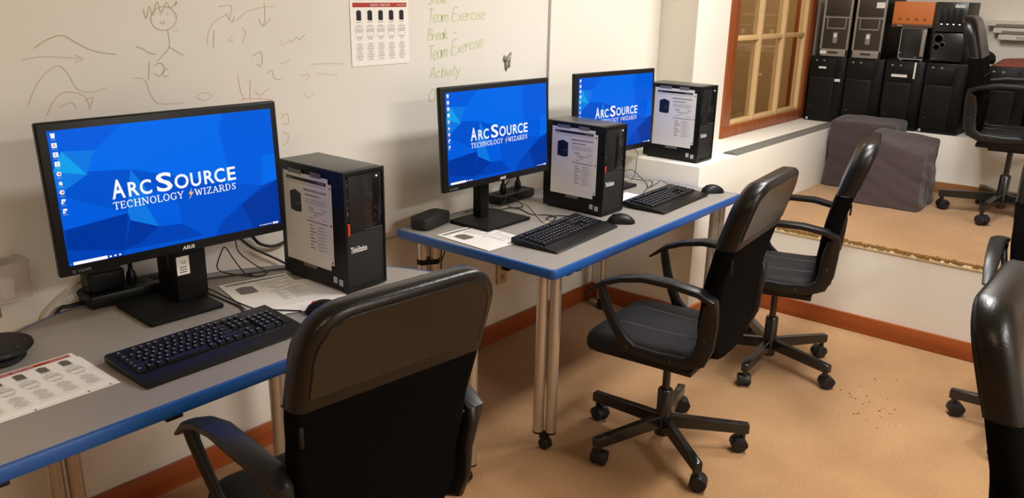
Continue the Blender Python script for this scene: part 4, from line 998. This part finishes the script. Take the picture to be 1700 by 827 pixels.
# stacked white slotted trays on the wall behind the platform chair
t = thing('wall_rack', 'white slotted plastic rails fixed to the back wall, right of the drive boxes', 'rack', (XW, -1.40, 1.40))
for k, (y0, y1, z0) in enumerate(((.15, -.42, .083), (.11, -.42, .040), (.075, -.42, -.002))):
    b = MB(); b.prism([(0, 0), (-.085, 0), (-.095, .006), (-.095, .034), (-.088, .038), (0, .038)], -y0, -y1, M=Matrix.Translation((0, 0, z0)) @ Matrix.Rotation(R(90), 4, 'X'), bevel=.0015)
    s = b.build('rail', M['white_plastic'], t, smooth=30)
    if k < 2:
        b = MB()
        for q in range(24): yy = y0-.055-.0082*q; b.box(-.0958, -.094, yy-.0028, yy+.0028, z0+.006, z0+.018)
        o = b.build('slots', M['vent_slot'], s, smooth=0); o['kind'] = 'stuff'
    else:
        b = MB(); b.box(-.0958, -.094, -.35, -.03, z0+.010, z0+.028); b.build('window_strip', mat('pale_green_strip', lin(176, 182, 160), .5), s, smooth=0)
# black bag and reddish cloth on the last servers
t = thing('cloth', 'folded reddish-brown cloth on the server behind the platform chair', 'cloth', (4.66, -1.60, LZ+.4375))
b = MB(); rn = random.Random(4); tb = bmesh.new(); g = []
for i in range(13):
    r = []
    for j in range(19):
        x = .40*i/12-.02; y = .19-.44*j/18; e = min(1, min(i, 12-i, j, 18-j)/2.0)
        r.append(tb.verts.new((x, y, .002 + e*(.034 + .010*math.sin(9*x+5*y) + .006*math.sin(23*y+11*x)))))
    g.append(r)
for i in range(12):
    for j in range(18): tb.faces.new((g[i][j], g[i+1][j], g[i+1][j+1], g[i][j+1]))
b.merge(tb); o = b.build('cloth_fold', M['cloth'], t, recalc=True)
o.modifiers.new('thickness', 'SOLIDIFY').thickness = .002
t = thing('black_bag', 'small black bag with a loop handle beside the reddish cloth', 'bag', (4.80, -1.350, LZ+.4375))
b = MB(); b.lathe([(.0, .0), (.045, .001), (.055, .02), (.050, .05), (.034, .068), (.012, .078), (0, .079)], 16); b.build('pouch', M['black_matte'], t)
b = MB(); b.tube(spline([(-.02, .04, .045), (-.02, .045, .085), (-.02, .02, .10), (-.02, -.01, .075), (-.02, -.03, .04)], 6), .006); b.build('handle', M['black_matte'], t)

# ------------------------------------------------------------------ small things
o = MB(); o.prism([(-.042, 0), (-.030, .010), (-.012, .015), (.012, .015), (.030, .010), (.042, 0)], 0, 1.62, M=frame((2.998, -.553, LZ+.0005), (0, -1, .0), (0, 0, 1)) @ Matrix.Rotation(math.pi, 4, 'Y'))
o = o.build('cable_cover', M['strip'], smooth=0)
tag(o, 'grey rubber cable cover lying along the edge of the white ledge', 'cable cover')

t = thing('conference_puck', 'round black speakerphone at the left edge of the half-round table', 'speakerphone', (-.448, -.262, TZ))
b = MB(); b.lathe([(.060, 0), (.066, .006), (.062, .016), (.050, .020)], 36); b.build('foot', M['black_matte'], t)
b = MB(); b.lathe([(.050, .019), (.078, .026), (.085, .034), (.083, .040), (.070, .0425), (0, .0425)], 40); b.build('disc', M['black'], t)
b = MB()
for a in (-20, -60, -100, -140): b.cyl((.066*math.cos(R(a)), .066*math.sin(R(a)), .0424), (.066*math.cos(R(a)), .066*math.sin(R(a)), .0433), .0016, n=8)
b.build('button_mark', M['grey_print'], t)
b = MB(); b.rect(-.014, -.003, .014, .002, .0431); b.build('maker_mark', M['dim_print'], t, smooth=0)

t = thing('speaker_box', 'small black box with rounded ends on the rear left corner of the long table', 'speaker', (1.160, -.155, TZ), R(12))
b = MB(); b.prism(rr_pts(-.092, -.046, .092, .046, .03, 6), .002, .048, bevel=.008, seg=3); b.build('shell', mat('speaker_mesh', (.012, .011, .010), .6, bump=(500, .8, .002)), t)
b = MB(); b.prism(rr_pts(-.085, -.04, .085, .04, .026, 5), 0, .003); b.build('foot', M['black_matte'], t)

# power strips with plugs behind the monitors
def power_strip(label, x, y, rz, adapters):
    t = thing('power_strip', label, 'power strip', (x, y, TZ), R(rz), 'black power strips behind the monitors')
    b = MB(); b.box(-.125, .125, -.05, .05, .001, .040, bevel=.008); b.build('body', M['black'], t)
    b = MB()
    for u in (-.09, -.03, .03, .09): b.box(u-.016, u+.016, -.02, .02, .0395, .0415, bevel=.001)
    b.build('outlet_row', M['black_matte'], t)
    return t
power_strip('black power strip left of the large monitor stand', -.020, -.066, -4, 0)
t = thing('power_adapter', 'black plug-in power adapter on the strip by the large monitor', 'adapter', (-.085, -.060, TZ+.0422), R(-4)); b = MB(); b.box(-.052, .052, -.035, .035, 0, .062, bevel=.010, seg=3); b.build('shell', M['black'], t)
b = MB(); b.tube(spline([(-.05, 0, .015), (-.07, -.005, .012), (-.078, -.02, .004), (-.06, -.045, .004)], 5), .0028); b.build('cable', M['cord'], t)
def plug(label, x, y, z):
    t = thing('power_plug', label, 'plug', (x, y, z)); b = MB(); b.lathe([(.014, 0), (.016, .012), (.013, .030), (.007, .040), (.006, .060), (.004, .075)], 12); b.build('shell', M['black'], t)
    b = MB(); b.tube(spline([(0, 0, .072), (.0, .005, .11), (.02, .03, .15)], 5), .0035); b.build('cable', M['cord'], t)
plug('black upright plug in the strip behind the large monitor neck', -.005, -.066, TZ+.0422)
power_strip('black power strip between the second monitor and the middle tower', 1.715, -.105, 3, 0)
plug('black upright plug in the strip behind the second monitor', 1.665, -.105, TZ+.0422)
plug('black upright plug in the strip beside the middle tower', 1.775, -.100, TZ+.0422)

# wall outlet under the long table with an adapter in it
t = thing('wall_outlet', 'beige wall outlet plate low on the wall under the long table', 'outlet', (1.790, 0, .345))
b = MB(); b.box(-.036, .036, -.006, 0, -.058, .058, bevel=.002); b.build('plate', M['outlet'], t)
for z in (-.024, .024):
    b = MB(); b.box(-.016, .016, -.008, -.005, z-.015, z+.015, bevel=.003); s = b.build('socket', mat('socket_brown', lin(186, 156, 116), .5), t)
    b = MB()
    for x in (-.006, .006): b.box(x-.0012, x+.0012, -.0085, -.0075, z-.004, z+.006)
    b.build('socket_slot', M['black_matte'], s, smooth=0)
t = thing('outlet_plug', 'round black plug in the beige wall outlet', 'plug', (1.803, -.0085, .372))
b = MB(); b.lathe([(.018, 0), (.021, .012), (.019, .028), (.010, .036), (.005, .05)], 14, M=frame((0, 0, 0), (1, 0, 0), (0, 0, 1)));  b.build('shell', M['black'], t)
b = MB(); b.tube(spline([(0, -.045, 0), (.03, -.09, .03), (.09, -.10, .12), (.15, -.09, .25)], 6), .003); b.build('cable', M['cord'], t)

# clear marker holder on the whiteboard
t = thing('marker_holder', 'clear plastic marker holder on the whiteboard at the left edge', 'holder', (-.330, -.0085, .81))
b = MB(); b.prism(rr_pts(-.05, -.075, .05, -.001, .012, 3), 0, .003)
o_, i_ = rr_pts(-.05, -.075, .05, -.001, .012, 3), rr_pts(-.048, -.073, .048, -.003, .010, 3)
b.loft([[(x, y, 0) for x, y in o_], [(x*1.06, y*1.03+.002*0, .105) for x, y in o_], [(x*1.06, y*1.03, .105) for x, y in i_], [(x, y, .003) for x, y in i_]], caps=False)
b.build('cup', M['holder'], t)
b = MB(); b.tube([(x*1.08, y*1.04, .105) for x, y in o_] , .0025, n=6); b.build('rim', M['holder'], t)
b = MB(); b.box(.006, .034, -.003, .001, .100, .135, bevel=.0014); b.build('hanging_tab', M['white_plastic'], t)
def marker(label, x, y, z, cap, tilt_, body):
    t = thing('marker', label, 'marker', (x, y, z)); t.rotation_euler = (R(8), R(tilt_), 0)
    b = MB(); b.cyl((0, 0, 0), (0, 0, .085), .009, n=14, bevel=.001); b.build('barrel', body, t)
    b = MB(); b.cyl((0, 0, .085), (0, 0, .125), .0098, n=14, bevel=.002); b.build('cap', cap, t)
marker('white marker with a green cap in the clear holder', -.347, -.042, .8175, M['green_cap'], -4, M['white_plastic'])
o = MB(); o.box(-.016, .016, -.012, .012, 0, .055, bevel=.003); o = o.build('eraser_block', M['white_plastic']); o.location = (-.335, -.047, .8135); o.rotation_euler = (0, R(5), 0); tag(o, 'small white block beside the green-capped marker in the clear holder', 'eraser')
o = MB(); o.box(-.02, .012, -.006, 0, 0, .030, bevel=.002); o = o.build('tape_patch', M['tan']); o.location = (-.355, -.0046, .748); tag(o, 'tan patch of tape on the whiteboard below the marker holder', 'tape')

# loose cables
def cable(label, pts, r=.0026, m='cord', k=6):
    b = MB(); b.tube(spline(pts, k), r, n=8); o = b.build('cable', M[m]); tag(o, label, 'cable', 'loose cables on the tables'); return o
z = TZ+.003
cable('pale cable running up the wall to the large monitor', [(-.252, -.012, .66), (-.247, -.012, .72), (-.216, -.012, .751), (-.170, -.012, .781), (-.125, -.012, .806), (-.05, -.02, .86), (.03, -.05, .93), (.06, -.10, .97)], .0035, 'cord_white')
cable('thick black cable curving along the rear edge of the half-round table', [(-.228, -.030, .68), (-.222, -.030, TZ-.02), (-.20, -.034, TZ+.007), (-.18, -.037, TZ+.007), (-.13, -.035, TZ+.007), (-.08, -.050, TZ+.008), (-.04, -.065, TZ+.02)], .0055)
cable('looped thin black cable hanging right of the large monitor', [(.24, -.22, .95), (.315, -.12, .850), (.326, -.12, .805), (.372, -.13, .755), (.385, -.175, z), (.35, -.20, z), (.32, -.17, z), (.29, -.10, z), (.255, -.10, .765), (.262, -.12, .82), (.278, -.12, .833), (.30, -.125, .79), (.327, -.14, z+.001), (.335, -.17, z)], .0020)
cable('black cable lying from the large monitor stand to the left tower', [(.15, -.07, z), (.237, -.108, z), (.314, -.143, z), (.36, -.160, z), (.405, -.175, z), (.45, -.195, z+.0)], .0026)
for k, dx in enumerate((0, .010)):
    cable('black cable from the large monitor stand to the near keyboard' if k == 0 else 'second black cable beside the near keyboard cable', [(.135+dx, -.123, z), (.146+dx, -.215, z), (.150+dx*.6, -.293, z), (.148, -.395-dx, z), (.115, -.448-dx, z), (.05, -.455, z), (.0, -.462, z)] if k == 0 else [(.150, -.125, z), (.165, -.20, z+.004), (.160, -.30, z+.004), (.160, -.40, z+.004), (.165, -.46, z+.006), (.21, -.50, z+.002), (.25, -.545, z)], .0024)
cable('thick black cable drooping against the wall left of the left tower', [(.40, -.03, .86), (.442, -.02, .813), (.475, -.02, .778), (.543, -.02, .762), (.66, -.03, .80)], .0055)
cable('grey-brown cable slanting down the wall behind the left tower', [(.36, -.03, .85), (.396, -.02, .816), (.443, -.02, .771), (.541, -.02, .705), (.60, -.02, .66)], .004)
cable('tangled black cable behind the second monitor base', [(1.40, -.12, z), (1.50, -.14, z), (1.54, -.20, z), (1.59, -.213, z), (1.60, -.26, z), (1.567, -.346, z), (1.604, -.402, z), (1.60, -.45, z), (1.54, -.475, z), (1.55, -.44, z+.004), (1.62, -.435, z), (1.66, -.49, z)], .0022)
cable('black cable looping twice beside the second monitor base', [(1.56, -.18, z+.004), (1.60, -.185, z+.04), (1.63, -.20, z+.03), (1.66, -.22, z+.003), (1.62, -.25, z+.004), (1.58, -.22, z+.006), (1.58, -.19, z+.03), (1.615, -.18, z+.045), (1.64, -.18, z+.005)], .0022)
cable('thin pale cable reaching forward past the second monitor base', [(1.70, -.17, z+.002), (1.70, -.20, z), (1.667, -.254, z), (1.59, -.35, z), (1.505, -.458, z), (1.55, -.462, z)], .0022, 'cord_white')
cable('brown cable going down the wall behind the second monitor', [(1.80, -.03, .80), (1.789, -.03, .791), (1.727, -.03, .746), (1.667, -.03, .712), (1.60, -.03, .66)], .003)
cable('black mouse cable arching behind the farthest keyboard', [(2.455, -.62, z), (2.47, -.56, z), (2.48, -.50, z), (2.50, -.43, z+.01), (2.45, -.44, z+.008), (2.36, -.44, z), (2.42, -.40, z+.001), (2.48, -.33, z+.01), (2.50, -.25, z+.04), (2.44, -.20, z)], .0018)
cable('thin black cable from the farthest monitor to the farthest keyboard', [(2.195, -.51, z+.006), (2.30, -.462, z), (2.42, -.425, z), (2.50, -.38, z), (2.48, -.35, z+.003), (2.40, -.31, z+.02), (2.34, -.22, .80), (2.30, -.19, .88)], .0018)
cable('thin black cable hanging down from the farthest monitor', [(2.46, -.25, .93), (2.475, -.30, .878), (2.47, -.30, .834), (2.47, -.30, .786), (2.455, -.29, z), (2.40, -.28, z)], .0016)
cable('black cable hanging beside the strapped rear table legs', [(1.245, -.13, .70), (1.240, -.135, .62), (1.235, -.14, .57), (1.24, -.13, .35), (1.23, -.10, .02)], .0028)
cable('black cable sloping from the strapped legs up under the table', [(1.236, -.142, .565), (1.27, -.13, .60), (1.33, -.12, .665), (1.40, -.12, .70)], .0026)

# dirt specks on the carpet
b = MB(); rn = random.Random(11)
for k in range(46):
    x, y = rn.gauss(2.30, .10), rn.gauss(-1.62, .10)
    s = rn.uniform(.002, .006); b.poly([(x+s*math.cos(a), y+s*.8*math.sin(a), .0012+k*1e-6) for a in (0, 1.2, 2.5, 3.6, 5)])
o = b.build('carpet_specks', M['stain'], smooth=0); o['kind'] = 'stuff'; tag(o, 'dark specks of dirt on the tan carpet before the platform', 'dirt')
